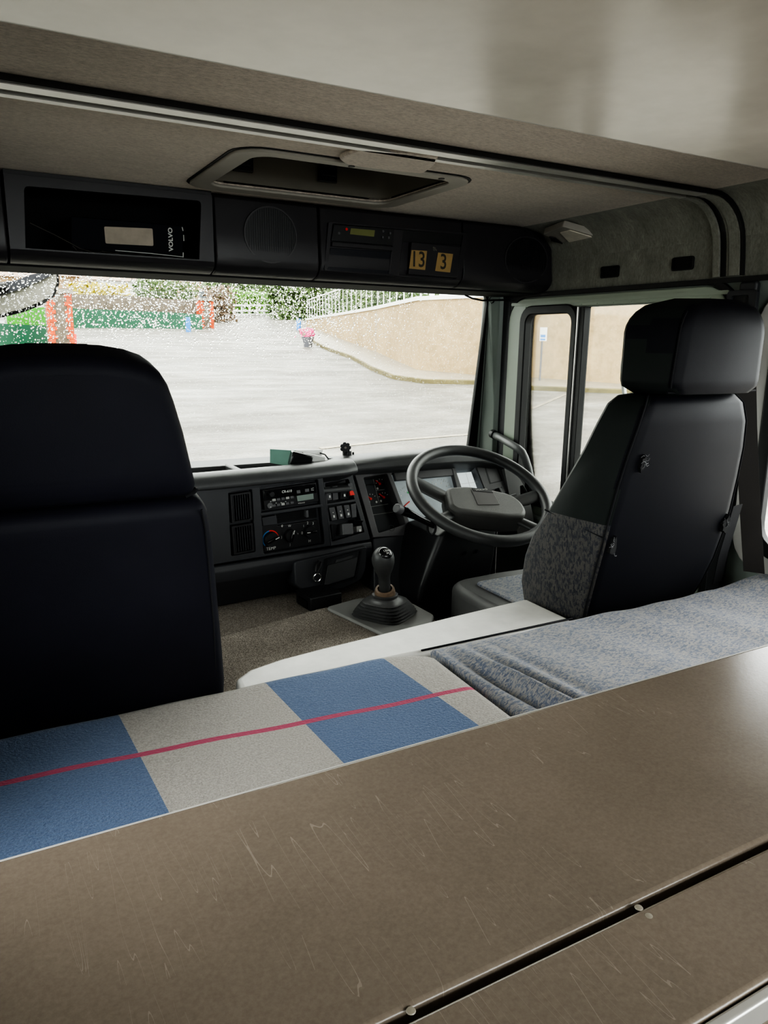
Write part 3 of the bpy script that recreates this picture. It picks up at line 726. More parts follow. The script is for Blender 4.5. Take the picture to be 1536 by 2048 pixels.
# ================================================================ PASSENGER SEAT (left)
def lean(z): return 1.235-.19*(z+.62)       # back plane Y as function of height
ps = thing('passenger_seat', (.12, 1.45, ZF), 'black vinyl left seat seen from behind with a tall padded back', 'seat')
def seatpts(pts):
    out = []
    for x, y in pts:
        d = ray(x, y); # intersect plane Y = 1.235-.19*(z+.62)
        t = (1.235-.19*.62)/(d.y+.19*d.z); out.append(d*t)
    return out
PF = Fr((.12, 1.235, -.62), (1, 0, 0), (0, -.19, 1))
up = [(440, 1.0)]
right_low = PF.q([(399, 1004), (414, 1012), (422, 1030), (431, 1090), (441, 1200), (450, 1300), (455, 1366)])
right_up = PF.q([(60, 713), (150, 713), (220, 716), (270, 724), (305, 736), (325, 750), (341, 775), (354, 810), (372, 870), (386, 930), (396, 975), (392, 990), (378, 1000)])
cxl = -.004
def mir(pts): return [(2*cxl-a, c) for a, c in pts[::-1]]
low = right_low + [(right_low[-1][0], -.12)]
poly = mir(low)+low
def sweep_outline(fr, poly, depth, r, n=4):
    # padded slab: outline shrinks towards front and back faces
    cx = sum(p[0] for p in poly)/len(poly); cy = sum(p[1] for p in poly)/len(poly); R = []
    hw = max(p[0] for p in poly)-cx; hh = max(p[1] for p in poly)-cy
    for side in (0, 1):
        for i in range(n+1):
            t = PI/2*i/n
            if side == 0: ins = r*(1-math.sin(t)); c = -r*(1-math.cos(t)) + 0
            else: ins = r*(1-math.cos(t)); c = -(depth-r) - r*math.sin(t)
            if side == 0: c = -(r - r*math.cos(t)) if False else -r*(1-math.cos(t))
            R.append([fr.at(cx+(a-cx)*(1-ins/hw), cy+(k-cy)*(1-ins/hh), c) for a, k in poly])
    return R
b = B(); b.loft(sweep_outline(PF, poly, .13, .025)); obj('backrest', b, NAVY2, ps, bevel=.006, seg=3, sharp=40)
b = B(); b.loft(sweep_outline(PF.sub(0, 0, .004), mir(right_up)+right_up, .12, .025)); obj('head_cushion', b, NAVY2, ps, sharp=40)
b = B(); b.tube([PF.at(a, c, -.020) for a, c in PF.q([(377, 1001), (395, 992), (400, 985)])], .004, 8)
pp = PF.q([(404, 1020), (412, 1060), (420, 1150), (428, 1250), (432, 1340)])
b.tube([PF.at(a, c, -.002) for a, c in pp], .0018, 6); obj('seam_piping', b, PIPE, ps); b = B(); b.tube([PF.at(2*cxl-a, c, -.002) for a, c in pp], .0018, 6); obj('seam_piping', b, PIPE, ps)
b = B(); b.box(-.13, .37, 1.33, 1.80, -.80, -.66); obj('seat_squab', b, SEATF, ps, bevel=.04, seg=4)
b = B(); b.box(-.08, .32, 1.30, 1.70, ZF+.002, -.805); obj('seat_base', b, BLACK, ps, bevel=.01)

# ================================================================ DRIVER SEAT (right)
ds = thing('driver_seat', (1.43, 1.5, ZF), 'dark driver seat at right with headrest and mottled fabric side', 'seat')
lev = [  # z, back y, xl(back), xr(back), front y at left, xl(front)
 (-.72, 1.255, 1.235, 1.60, 1.42, 1.24), (-.66, 1.245, 1.230, 1.605, 1.452, 1.212), (-.60, 1.232, 1.228, 1.640, 1.462, 1.206), (-.53, 1.215, 1.226, 1.655, 1.450, 1.204), (-.47, 1.200, 1.225, 1.656, 1.428, 1.206),
 (-.395, 1.184, 1.226, 1.655, 1.378, 1.210), (-.31, 1.170, 1.233, 1.650, 1.328, 1.214), (-.234, 1.158, 1.244, 1.642, 1.285, 1.220), (-.17, 1.149, 1.258, 1.628, 1.258, 1.228), (-.125, 1.146, 1.270, 1.605, 1.242, 1.240), (-.106, 1.155, 1.285, 1.585, 1.230, 1.258), (-.100, 1.175, 1.31, 1.56, 1.215, 1.29)]
def srings(lev, fsx=0):
    R = []
    for z, yb, xl, xr, yf, xf in lev:
        xfr = xr+(xl-xf)*.6; r = .012
        R.append([(xl+r, yb, z), (xl+.03, yb-.004, z), ((xl+xr)/2, yb-.010, z), (xr-.03, yb-.004, z), (xr-r, yb, z), (xr, yb+r, z), (xfr, (yb+yf)/2, z), (xfr, yf-.02, z), (xfr-.012, yf-.004, z), (xfr-.04, yf, z), ((xl+xr)/2, yf-.05, z),
                  (xf+.04, yf, z), (xf+.012, yf-.004, z), (xf, yf-.02, z), ((xl+xf)/2-.003, (yb+yf)/2, z), (xl, yb+r, z)])
    return R
b = B(); b.loft(srings(lev)); bm = b.bm
bm.normal_update(); bmesh.ops.recalc_face_normals(bm, faces=bm.faces)
for f in bm.faces:
    c = f.calc_center_median(); n = f.normal
    if n.y < -.55 and 1.24 < c.x < 1.66: f.material_index = 0
    else: f.material_index = 1 if c.z > -.395 else 2
obj('backrest', b, [NAVY, GREENV, SEATF], ds, sharp=48)
# piping / seams on the back
b = B()
b.tube([(xl+.004, yb+.003, z) for z, yb, xl, xr, yf, xf in lev], .0022, 6); obj('seam_piping', b, PIPE, ds); b = B(); b.tube([(xr-.004, yb+.003, z) for z, yb, xl, xr, yf, xf in lev], .0022, 6); obj('seam_piping', b, PIPE, ds); b = B()
b.tube([(1.228, 1.190, -.425), (1.218, 1.28, -.41), (1.210, 1.375, -.394)], .002, 6)
obj('seam_piping', b, PIPE, ds)
for px, py, w, h, xx in ((1283, 925, 5, 20, 0), (1222, 1092, 6, 20, 0), (1448, 1047, 7, 18, 0)):
    DF = Fr((1.45, 1.182, -.40), (1, 0, 0), (0, -.18, 1)); b = B(); pts = []
    for i in range(14):
        t = 2*PI*i/14; k = random.uniform(.6, 1.15); pts.append(DF.px(px+w*k*math.cos(t)+h*.25*math.sin(-t), py+h*k*math.sin(t)))
    b.ext(DF, pts, -.004, .0075); o = obj('torn_patch', b, VOID, ds); o['label'] = 'frayed tear in the vinyl back'
    b = B()
    for i in range(7):
        a, c = DF.px(px+random.uniform(-w, w), py+random.uniform(-h, h)); t = random.uniform(0, 6.28); b.tube([DF.at(a, c, .0075), DF.at(a+.006*math.cos(t), c+.008*math.sin(t), .0095), DF.at(a+.011*math.cos(t+.5), c+.012*math.sin(t+.5), .0085)], .0007, 5)
    tf = obj('frayed_threads', b, SWITCH, o); tf['kind'] = 'stuff'
hl = []
for i in range(15):
    t = -1+2*i/14; z = .0015+.1005*t
    k = max(0, (t-.25)/.75) if t > 0 else max(0, (-t-.72)/.28); R_ = .085 if t > 0 else .025
    e = R_*(1-math.sqrt(max(0, 1-k*k))); q_ = (t+1)/2; e2 = e*.45
    hl.append((z, 1.098+e2*.5-.002*q_, 1.290+.018*q_+e*.9, 1.584-e*.9, 1.218-e2, 1.248+e*1.15))
b = B(); b.loft(srings(hl)); bm = b.bm; bmesh.ops.recalc_face_normals(bm, faces=bm.faces)
for f in bm.faces:
    f.material_index = 0 if f.normal.y < -.5 else 1
obj('headrest', b, [NAVY, GREENV], ds, sharp=50)
b = B(); b.tube([(xl+.002, yb+.006, z) for z, yb, xl, xr, yf, xf in hl[1:13]], .0022, 6); b.tube([(1.295+.29*t, yb-.004, -.095) for t, yb in ((0, 1.116), (.25, 1.106), (.5, 1.104), (.75, 1.106), (1, 1.116))], .0022, 6); obj('headrest_piping', b, PIPE, ds)
for x in (1.37, 1.51):
    b = B(); b.tube([(x, 1.165, -.12), (x, 1.165, -.07)], .007, 10); obj('headrest_post', b, BLACK, ds)
# squab
b = B()
sq = [(1.20, 1.45), (1.20, 1.72), (1.215, 1.78), (1.26, 1.81), (1.42, 1.82), (1.58, 1.81), (1.625, 1.78), (1.64, 1.72), (1.64, 1.45)]
b.ext(WF, roundpoly(sq, .03), -.86, -.703); obj('seat_squab', b, simple('grey_seat_vinyl', (.10, .10, .10), .45, 800, .3, .0006, .1, 12), ds, bevel=.03, seg=5)
b = B(); b.ext(WF, roundpoly([(1.27, 1.46), (1.27, 1.74), (1.57, 1.74), (1.57, 1.46)], .03), -.704, -.696); obj('squab_fabric_panel', b, MATTR, ds, bevel=.006, seg=3)
b = B(); b.box(1.26, 1.58, 1.46, 1.76, ZF+.002, -.865); obj('seat_base', b, BLACK, ds, bevel=.01)
# seat belt
sb = thing('seat_belt', (XR-.06, 1.26, -.64), 'dark brown seat belt hanging down behind the driver seat', 'seat belt')
def strap(pts, w, name, mat=BELT, n=Vector((-.3, -1, 0))):
    b = B(); R = []
    for p, ax in pts:
        p = Vector(p); ax = Vector(ax).normalized(); th = Vector((ax.y, -ax.x, 0)).normalized()*.0008
        R.append([p-ax*w/2-th, p+ax*w/2-th, p+ax*w/2+th, p-ax*w/2+th])
    b.loft(R); return obj(name, b, mat, sb)
def BX(px, py, X): q = P(px, py, X=X); return (q.x, q.y, q.z)
ax = (.55, -.83, 0)
strap([(BX(1487, 612, 1.835), ax), (BX(1490, 700, 1.835), ax), (BX(1493, 850, 1.83), ax), (BX(1499, 1000, 1.82), ax), (BX(1508, 1145, 1.81), ax)], .052, 'webbing')
strap([(BX(1476, 1010, 1.70), (1, .2, 0)), (BX(1446, 1110, 1.715), (1, .2, 0)), (BX(1434, 1165, 1.715), (1, .2, 0))], .05, 'lap_webbing', PIPE)
q = RW.q([(1477, 590), (1512, 590), (1512, 632), (1477, 632)]); a0 = min(p[0] for p in q); a1 = max(p[0] for p in q); c0 = min(p[1] for p in q); c1 = max(p[1] for p in q)
b = B(); b.ext(RW, rrect(a0-.01, a1+.02, c0, c1+.01, .01), .023, .035, holes=[rrect(a0+.004, a1-.004, c0+.008, c1-.004, .006)]); obj('guide_cover', b, DASH, sb, bevel=.003)
b = B(); b.ext(RW, rrect(a0+.004, a1-.004, c0+.008, c1-.004, .006), .0225, .026); b.fbox(RW, a0+.012, a1-.012, c0+.02, c0+.026, .026, .04); obj('guide_loop', b, BLACK, sb)

# ================================================================ DASHBOARD
da = thing('dashboard', (1.0, 2.3, ZF), 'dark grey plastic dashboard below the windscreen', 'dashboard')
F1 = Fr(P(455, 1125, Y=2.078), P(655, 1092, Y=2.11)-P(455, 1125, Y=2.078), P(410, 975, Y=2.075)-P(455, 1125, Y=2.078))
F2 = Fr(P(661, 1092, Y=2.11), P(741, 1079, Y=2.13)-P(661, 1092, Y=2.11), P(703, 942, Y=2.19)-P(741, 1079, Y=2.13))
F3 = Fr(P(745, 1072, Y=2.13), (1, .02, 0), P(708, 943, Y=2.22)-P(745, 1072, Y=2.13))
# extend fascia to the left behind the passenger seat
ext_l = [(330, 985), (330, 1145)]
b = B()
v_holes = [roundpoly(F1.q([(457, 985), (504, 979), (511, 1104), (463, 1112)]), .004), roundpoly(F1.q([(520, 975), (636, 959), (650, 1088), (528, 1108)]), .006)]
b.ext(F1, F1.q([(330, 984), (645, 950), (662, 1092), (350, 1142)]), -.02, .0, holes=v_holes); b.ext(F1, F1.q([(330, 984), (645, 950), (662, 1092), (350, 1142)]), -.12, -.022)
obj('centre_fascia', b, DASH, da, bevel=.002)
b = B(); b.ext(F2, F2.q([(645, 950), (703, 942), (741, 1079), (662, 1092)]), -.03, .0, holes=[roundpoly(F2.q([(650, 967), (697, 958), (729, 1064), (664, 1083)]), .004)])
b.ext(F2, F2.q([(646, 952), (702, 943), (740, 1078), (662, 1091)]), -.12, -.032); obj('switch_fascia', b, DASH, da, bevel=.002)
# F3: binnacle
b = B()
w1 = roundpoly(F3.q([(727, 955), (774, 947), (812, 1048), (757, 1066)]), .006)     # small gauges window
w2 = roundpoly(F3.q([(782, 946), (904, 936), (928, 1034), (820, 1046)]), .006)
w3 = roundpoly(F3.q([(909, 931), (948, 928), (985, 1020), (942, 1030)]), .006)
b.ext(F3, F3.q([(708, 943), (850, 921), (1012, 925), (1050, 1044), (845, 1068), (747, 1075)]), -.045, .0, holes=[w1, w2, w3])
b.ext(F3, F3.q([(708, 943), (850, 921), (1012, 925), (1050, 1044), (845, 1068), (747, 1075)]), -.13, -.047)
obj('binnacle_fascia', b, BINN, da, bevel=.002)
b = B(); b.ext(F3, F3.q([(748, 1076), (844, 1063), (838, 1100), (826, 1210), (816, 1262), (752, 1300)]), -.10, -.004); obj('lower_side_panel', b, DASH, da, bevel=.004)
# top pad with tray
TY = 2.10
def padp(x, f): return f
xa, xb, xc = XL+.005, 1.06, XR-.03
b = B()
# front crest bar left part
def crest(x, y0): return [(x, y0-.015, -.412), (x, y0-.012, -.398), (x, y0+.005, -.383), (x, y0+.03, -.375), (x, y0+.06, -.375), (x, y0+.075, -.382), (x, y0+.075, -.46), (x, y0+.03, -.43), (x, y0+.0, -.418)]
b.loft([crest(xa, 2.07), crest(.57, 2.075), crest(.85, 2.10), crest(1.03, 2.13), crest(1.084, 2.155)])
b.box(xa, 1.06, 2.44, 2.585, -.46, -.412); b.box(xa, 1.06, 2.14, 2.45, -.475, -.458)
b.loft([[(x, 2.20, -.46), (x, 2.20, -.380), (x, 2.30, -.382), (x, 2.46, -.402), (x, 2.585, -.425), (x, 2.585, -.46)] for x in (1.0, 1.084)])
for x in (.73,): b.box(x, x+.02, 2.15, 2.45, -.46, -.405)
obj('top_pad', b, DASHL, da, bevel=.008, seg=3, sharp=40)
b = B()
def hood(x, k, d=0): return [(x, 2.20, -.424-d), (x, 2.192, -.414-d), (x, 2.197, -.400-d+.008*k), (x, 2.215, -.390-d+.012*k), (x, 2.25, -.385-d+.012*k), (x, 2.33, -.386+.006*k-d*.6), (x, 2.46, -.408-d*.4), (x, 2.585, -.43), (x, 2.585, -.47), (x, 2.26, -.47)]
b.loft([hood(1.085, 0), hood(1.12, .3), hood(1.22, .75), hood(1.35, 1), hood(1.5, 1), hood(1.62, .6, .005), hood(1.70, .2, .02), hood(1.76, 0, .04)])
b.box(1.76, XR-.035, 2.36, 2.585, -.50, -.44)
obj('binnacle_hood', b, DASHL, da, bevel=.004, sharp=40)
b = B(); b.box(XL+.01, XR-.04, 2.24, 2.60, -.70, -.476); b.box(XL+.01, 1.15, 2.20, 2.60, -.83, -.70); obj('dash_body', b, BLACK, da)
b = B()
# lower dash, rolling under
x0 = XL+.02
lp = lambda x, y: [(x, y-.004, -.648), (x, y-.012, -.665), (x, y-.006, -.70), (x, y+.03, -.735), (x, y+.06, -.797), (x, y+.12, -.797), (x, y+.12, -.648)]
b.loft([lp(x0, 2.07), lp(.62, 2.085), lp(1.00, 2.12), lp(1.128, 2.132)]); obj('lower_dash', b, DASH, da, bevel=.004, sharp=40)
# protruding ashtray housing
F4 = Fr(P(640, 1170, Y=2.075), P(715, 1155, Y=2.085)-P(640, 1170, Y=2.075), (0, .10, 1))
b = B(); b.ext(F4, roundpoly(F4.q([(590, 1124), (736, 1092), (733, 1140), (724, 1160), (690, 1177), (640, 1187), (612, 1184), (592, 1172)]), .012), -.08, -.004); obj('ashtray_housing', b, DASH, da, bevel=.006, seg=3)
b = B(); oq = roundpoly(F4.q([(650, 1118), (724, 1098), (713, 1158), (640, 1178)]), .003); iq = roundpoly(F4.q([(655, 1120), (720, 1102), (709, 1155), (646, 1173)]), .003)
b.ext(F4, oq, -.004, .0015, holes=[iq]); obj('ashtray_bezel', b, BLACK, da)
b = B(); b.ext(F4, roundpoly(F4.q([(655, 1131), (715, 1114), (708, 1152), (648, 1171)]), .002), -.004, .003); b.ext(F4, F4.q([(672, 1120), (706, 1110), (704, 1116), (671, 1126)]), -.004, .001); obj('ashtray_drawer', b, DASHL, da, bevel=.0015)
# key with ring hanging by the ashtray
ky = thing('key_ring', P(635, 1165, Y=2.06), 'small key hanging on a silver ring beside the ashtray drawer', 'key')
c_ = P(634.5, 1155, Y=2.055); b = B(); kf = Fr(c_, (1, 0, 0), (0, 0, 1)); b.tube([kf.at(.0125*math.cos(t*PI/10), .0125*math.sin(t*PI/10)) for t in range(20)], .0022, 8, closed=True); obj('ring', b, CHROME, ky)
b = B(); b.tube([P(636, 1145, Y=2.056), P(639, 1135, Y=2.06), P(643, 1124, Y=2.068)], [.0035, .005, .004], 8); b.tube([P(631, 1143, Y=2.058), P(633, 1130, Y=2.062), P(637, 1122, Y=2.07)], [.003, .0035, .003], 8); obj('key_body', b, BLACK, ky)

# vents
def vent(fr, quad, nsl, name='air_vent', ring=BLACK, c0=-.02, extra=None):
    Q = fr.q(quad); cx = sum(p[0] for p in Q)/4; cy = sum(p[1] for p in Q)/4
    sh = lambda k, kk: [(cx+(a-cx)*k, cy+(c-cy)*kk) for a, c in Q]
    b = B(); b.ext(fr, roundpoly(sh(1, 1), .003), c0, .001, holes=[roundpoly(sh(.80, .88), .003)]); v = obj(name, b, ring, da, bevel=.0012)
    b = B(); b.ext(fr, sh(.82, .9), c0, c0+.002); obj('vent_back', b, VOID, v)
    b = B(); I = sh(.80, .86)
    for k in range(nsl):
        t = (k+.5)/nsl; w = .12/nsl
        lerp = lambda p, q_, s_: (p[0]+(q_[0]-p[0])*s_, p[1]+(q_[1]-p[1])*s_)
        b.ext(fr, [lerp(I[0], I[1], t-w), lerp(I[0], I[1], t+w), lerp(I[3], I[2], t+w), lerp(I[3], I[2], t-w)], c0+.003, -.003)
    m0 = lerp(I[0], I[3], .48); m1 = lerp(I[1], I[2], .48); m2 = lerp(I[1], I[2], .51); m3 = lerp(I[0], I[3], .51); b.ext(fr, [m0, m1, m2, m3], c0+.002, c0+.006)
    obj('vent_slats', b, SWITCH if extra else DASH, v)
    return v
vent(F1, [(460, 989), (501, 983), (505, 1040), (464, 1047)], 7)
vent(F1, [(463, 1053), (505, 1046), (509, 1102), (468, 1110)], 7)
vent(F3, [(968, 931), (993, 929), (1006, 962), (980, 968)], 6, extra=1)
# lcd screws / small tab on vent
# radio
RFm = F1
rd = thing('car_radio', F1.at(*F1.px(582, 1018)), 'black car radio cassette unit with small display in the centre of the dashboard', 'radio')
b = B(); b.ext(F1, F1.q([(526, 981), (634, 965), (639, 1003), (530, 1021)]), -.02, -.004); obj('radio_body', b, BLACK, rd, bevel=.0015)
b = B(); b.ext(F1, F1.q([(528, 982), (632, 967), (634, 986), (529, 1002)]), -.004, -.001); obj('cassette_door', b, GLOSSB, rd, bevel=.001)
b = B(); b.ext(F1, F1.q([(594, 992), (627, 987), (628, 998), (596, 1003)]), -.004, -.0015); obj('radio_display', b, LCDG, rd)
b = B(); b.ext(F1, F1.q([(593, 981), (600, 980), (601, 986), (594, 987)]), -.001, .001); b.ext(F1, F1.q([(610, 978), (618, 977), (618, 983), (610, 984)]), -.001, .001); obj('button', b, SWITCH, rd)
a, c = F1.px(541, 988); b = B(); b.cyl(F1, a, c, .008, -.004, .012, 20); obj('volume_knob', b, BLACK, rd, bevel=.001)
k = 0
for r_ in range(2):
    for c__ in range(5):
        x = 548+c__*9; y = 1000-c__*1.4+r_*11
        a, c = F1.px(x, y); b = B(); b.fbox(F1, a-.0055, a+.0055, c-.0035, c+.0035, -.004, .001); b.fbox(F1, a-.0012, a+.0012, c-.0018, c+.0018, .001, .0013); b.mi = 0
        obj('button', b, SWITCH if (c__+r_) % 3 else GREYPL, rd, bevel=.0008)
a, c = F1.px(540, 1011); b = B(); b.cyl(F1, a, c, .009, -.004, .001, 16); obj('button', b, SWITCH, rd)
b = B(); a, c = F1.px(574, 983); b.text(F1, a, c, .011, 'CR-610', rot=-.0, c=-.0008); a, c = F1.px(604, 1006.5); b.text(F1, a, c, .0055, 'VOLVO', c=-.0035, sx=1.3)
for (x, y) in ((541, 1003), (541, 1014), (552, 1006), (562, 1005), (571, 1003), (623, 977), (626, 976), (623, 980), (626, 980)):
    a, c = F1.px(x, y); b.fbox(F1, a-.0022, a+.0022, c-.0007, c+.0007, .0008, .0012)
obj('lettering', b, WHITEP, rd)
b = B(); b.ext(F1, F1.q([(521, 1026), (645, 1008), (646, 1014), (522, 1032)]), -.02, .001); obj('shelf_bar', b, DASH, da, bevel=.002)
# heater panel
hp = F1.q([(524, 1043), (556, 1038), (557, 1053), (638, 1041), (642, 1086), (530, 1104)])
b = B(); b.ext(F1, hp, -.02, -.006); hpn = obj('heater_panel', b, BLACK, da, bevel=.001)
b = B(); b.ext(F1, F1.q([(525, 1036), (554, 1031), (556, 1049), (527, 1053)]), -.02, -.004); obj('blank_cover', b, DASH, da, bevel=.0015)
b = B(); b.ext(F1, F1.q([(558, 1031), (637, 1018), (639, 1037), (560, 1049)]), -.021, -.017)
for k in range(4):
    b.ext(F1, F1.q([(560, 1034+k*3.6), (605, 1027+k*3.6), (605, 1028+k*3.6), (560, 1035+k*3.6)]), -.017, -.015)
obj('lever_slot', b, VOID, da)
b = B(); b.ext(F1, F1.q([(612, 1021), (616, 1020), (617, 1034), (613, 1035)]), -.017, .002); obj('slider_lever', b, SWITCH, da, bevel=.0008)
for i, (x, y, ang) in enumerate(((541, 1078, .35), (580, 1070, 1.3), (618, 1062, 3.1))):
    a, c = F1.px(x, y, -.006); r = (.0235, .021, .020)[i]
    kf = F1.sub(a, c)
    b = B(); b.lathe(kf, [(r, -.006), (r, .004), (r*.93, .008)], 28); kn = obj('heater_knob', b, BLACK, hpn)
    b = B(); g_ = kf.sub(0, 0, 0, ang); b.fbox(g_, -r*.85, r*.85, -r*.2, r*.2, .008, .016); obj('knob_grip', b, GLOSSB, kn, bevel=.002)
    b = B(); b.fbox(g_, r*.3, r*.9, -r*.05, r*.05, .016, .0165); obj('pointer_mark', b, WHITEP, kn)
    if i == 0:
        for (t0, t1, mt) in ((-.35, 1.7, REDP), (1.7, 3.9, BLUEP)):
            b = B(); n = 16; ins = []; outs = []
            for k in range(n+1):
                t = t0+(t1-t0)*k/n; outs.append((.0275*math.cos(t), .0275*math.sin(t))); ins.append((.0245*math.cos(t), .0245*math.sin(t)))
            b.ext(kf, outs+ins[::-1], -.006, -.0052); obj('temperature_arc', b, mt, hpn)
b = B(); a, c = F1.px(542, 1097, -.006); b.text(F1, a, c, .0135, 'TEMP', c=-.0055, bold=0)
for (x, y, s_, tx) in ((564, 1052, .011, '0'), (595, 1067, .010, 'o'), (604, 1066, .012, '0'), (607, 1052, .011, 'I'), (615, 1046, .012, '2'), (626, 1047, .012, '3'), (619, 1082, .012, 'H'), (579, 1052, .010, 'W'), (580, 1089, .010, 'J'), (563, 1074, .010, 'J')):
    a, c = F1.px(x, y, -.006); b.text(F1, a, c, s_, tx, c=-.0055, bold=0)
obj('lettering', b, WHITEP, hpn)
# switches
sws = [([(648.6, 975), (659, 974.4), (665.8, 999.4), (656, 1001)], SWITCH, 1), ([(662.7, 973.6), (672.8, 972), (678.3, 998.6), (667.3, 1000.5)], SWITCH, 0), ([(680.6, 972.8), (692.3, 970.5), (694, 997.8), (681.4, 998.6)], BLACK, 2), ([(694, 967.3), (702.5, 966.6), (710, 990.8), (700, 992)], SWITCH, 3),
       ([(656, 1016), (667.3, 1014), (676, 1039), (665, 1041.5)], SWITCH, 1), ([(671.3, 1012.7), (681.4, 1011), (690, 1036.9), (679, 1038.4)], SWITCH, 1), ([(686, 1010.7), (696.3, 1009.5), (704, 1033.8), (694, 1036)], SWITCH, 1), ([(700, 1008.8), (710, 1007), (715, 1033.8), (705.6, 1035.3)], SWITCH, 0),
       ([(661, 1049.4), (672.8, 1048.6), (672, 1076), (665.8, 1079)], BLACK, 0), ([(705.6, 1040.8), (726, 1040.8), (722.8, 1049.4), (708.8, 1049.4)], BLACK, 0), ([(711, 1053), (721, 1051.7), (726, 1062.7), (715, 1064)], GREYPL, 4)]
for Q, mt, kd in sws:
    q2 = F2.q(Q); b = B(); n0 = len(q2)
    # wedge: top proud, bottom low
    V0 = b.ring([F2.at(a, c, -.030) for a, c in q2]); V1 = b.ring([F2.at(a, c, (.006, .006, -.004, -.004)[i]) for i, (a, c) in enumerate(q2)])
    b.face(V0); b.face(V1)
    for i in range(4): b.face([V0[i], V0[(i+1) % 4], V1[(i+1) % 4], V1[i]])
    so = obj('rocker_switch', b, mt, da, bevel=.0012)
    cx = sum(p[0] for p in q2)/4; cy = q2[2][1]*.68+q2[1][1]*.32
    if kd in (1, 2, 4):
        b = B(); b.fbox(F2, cx-.001, cx+.005, cy-.006, cy+.002, -.004, .0012); b.fbox(F2, cx-.003, cx+.001, cy+.010, cy+.0125, -.002, .0035)
        obj('symbol', b, WHITEP, so)
    if kd == 3:
        b = B(); b.ext(F2, F2.q([(698, 981.5), (705.6, 981.5), (709, 990), (700, 991.2)]), -.006, .0022); obj('red_lens', b, REDP, so, bevel=.0008)
b = B(); b.ext(F2, F2.q([(653, 1007), (711, 998), (713, 1003), (655, 1012)]), -.032, .0); obj('switch_divider', b, DASH, da, bevel=.0015)
b = B(); b.ext(F2, roundpoly(F2.q([(679, 1048.6), (700, 1047), (701.7, 1069), (680.6, 1071)]), .003), -.03, .018); obj('light_switch_knob', b, SWITCH, da, bevel=.003)
# small gauges cluster
b = B(); b.ext(F3, F3.q([(722, 950), (780, 940), (818, 1056), (752, 1070)]), -.046, -.040); gc = obj('gauge_panel', b, GAUGE, da)
b = B()
for (x0_, y0_, x1_, y1_) in ((746, 957, 758, 1006), (752, 981, 769, 979), (728, 957, 746, 954), (740, 1014, 776, 1008), (744, 1030, 786, 1024)):
    p0 = F3.px(x0_, y0_, -.040); p1 = F3.px(x1_, y1_, -.040); b.tube([F3.at(*p0, -.0395), F3.at(*p1, -.0395)], .0009, 6)
obj('panel_lines', b, GREYPL, gc)
for (x0_, y0_, x1_, y1_) in ((750, 961, 759, 968), (734, 993, 741, 998), (757, 988, 767, 995)):
    p0 = F3.px(x0_, y0_, -.039); p1 = F3.px(x1_, y1_, -.039); b = B(); b.tube([F3.at(*p0, -.036), F3.at(*p1, -.036)], .0021, 8); b.cyl(F3, *p1, .0045, -.040, -.035, 12); obj('gauge_needle', b, REDP, gc)
b = B()
for (cx_, cy_) in ((762, 969), (743, 999), (768, 996)):
    a, c = F3.px(cx_, cy_, -.040)
    for k in range(5):
        t = .6+k*.55; b.fbox(F3.sub(a, c, 0, t), .017, .021, -.001, .001, -.040, -.0393)
for (x, y) in ((755, 977), (738, 1004), (753, 1004), (762, 1002)):
    a, c = F3.px(x, y, -.04); b.cyl(F3, a, c, .004, -.040, -.0393, 10)
obj('gauge_marks', b, WHITEP, gc)
# main dial cluster
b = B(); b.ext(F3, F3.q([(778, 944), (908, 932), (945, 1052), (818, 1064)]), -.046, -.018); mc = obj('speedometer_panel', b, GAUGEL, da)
b = B(); b.ext(F3, F3.q([(788, 945), (905, 935), (910, 950), (793, 961)]), -.018, -.002); obj('upper_blank', b, BINN, da, bevel=.002)
b = B()
for (cx_, cy_, n0, n1) in ((822, 1005, .35, 3.0), (882, 990, .2, 3.0)):
    a, c = F3.px(cx_, cy_, -.018)
    for k in range(19):
        t = n0+(n1-n0)*k/18; b.fbox(F3.sub(a, c, 0, t), .052 if k % 3 == 0 else .056, .060, -.0009, .0009, -.018, -.0172)
    for k in range(6):
        t = n0+(n1-n0)*k/5; b.cyl(F3, a+.044*math.cos(t), c+.044*math.sin(t), .0028, -.018, -.0172, 8)
obj('dial_marks', b, WHITEP, mc)
for (p, q_) in (((808, 1013), (819, 1003)),):
    b = B(); b.tube([F3.at(*F3.px(*p, -.014), -.014), F3.at(*F3.px(*q_, -.014), -.014)], .0022, 8); obj('gauge_needle', b, REDP, mc)
b = B(); a, c = F3.px(816, 985, -.018); b.cyl(F3, a, c, .0035, -.018, -.0165, 10); obj('indicator_light', b, simple('green_lens', (.1, .6, .2), .3), mc)
# bar between windows handled by fascia; right display
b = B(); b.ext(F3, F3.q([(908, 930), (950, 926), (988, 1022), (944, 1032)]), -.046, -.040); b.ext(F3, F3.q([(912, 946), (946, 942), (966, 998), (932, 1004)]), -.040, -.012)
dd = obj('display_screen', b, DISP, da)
b = B(); p = [F3.px(920, 968, -.012), F3.px(955, 964, -.012), F3.px(931, 944, -.012), F3.px(945, 990, -.012)]; b.tube([F3.at(*p[0], -.0118), F3.at(*p[1], -.0118)], .0006, 4); b.tube([F3.at(*p[2], -.0118), F3.at(*p[3], -.0118)], .0006, 4); obj('screen_lines', b, WHITEP, dd)
a, c = F3.px(994, 984); b = B(); b.cyl(F3, a, c, .013, 0, .016, 18); b.fbox(F3.sub(a, c, 0, .3), -.004, .004, -.012, .012, .016, .024); obj('dimmer_knob', b, BLACK, da, bevel=.0015)
for (x, y, r) in ((783, 1056, .011), (1002, 975, .003), (1012, 985, .003)):
    a, c = F3.px(x, y); b = B(); b.ext(F3, circ(a, c, r), 0, .0008, holes=[circ(a, c, r*.88)]); obj('embossed_ring', b, BLACK, da)
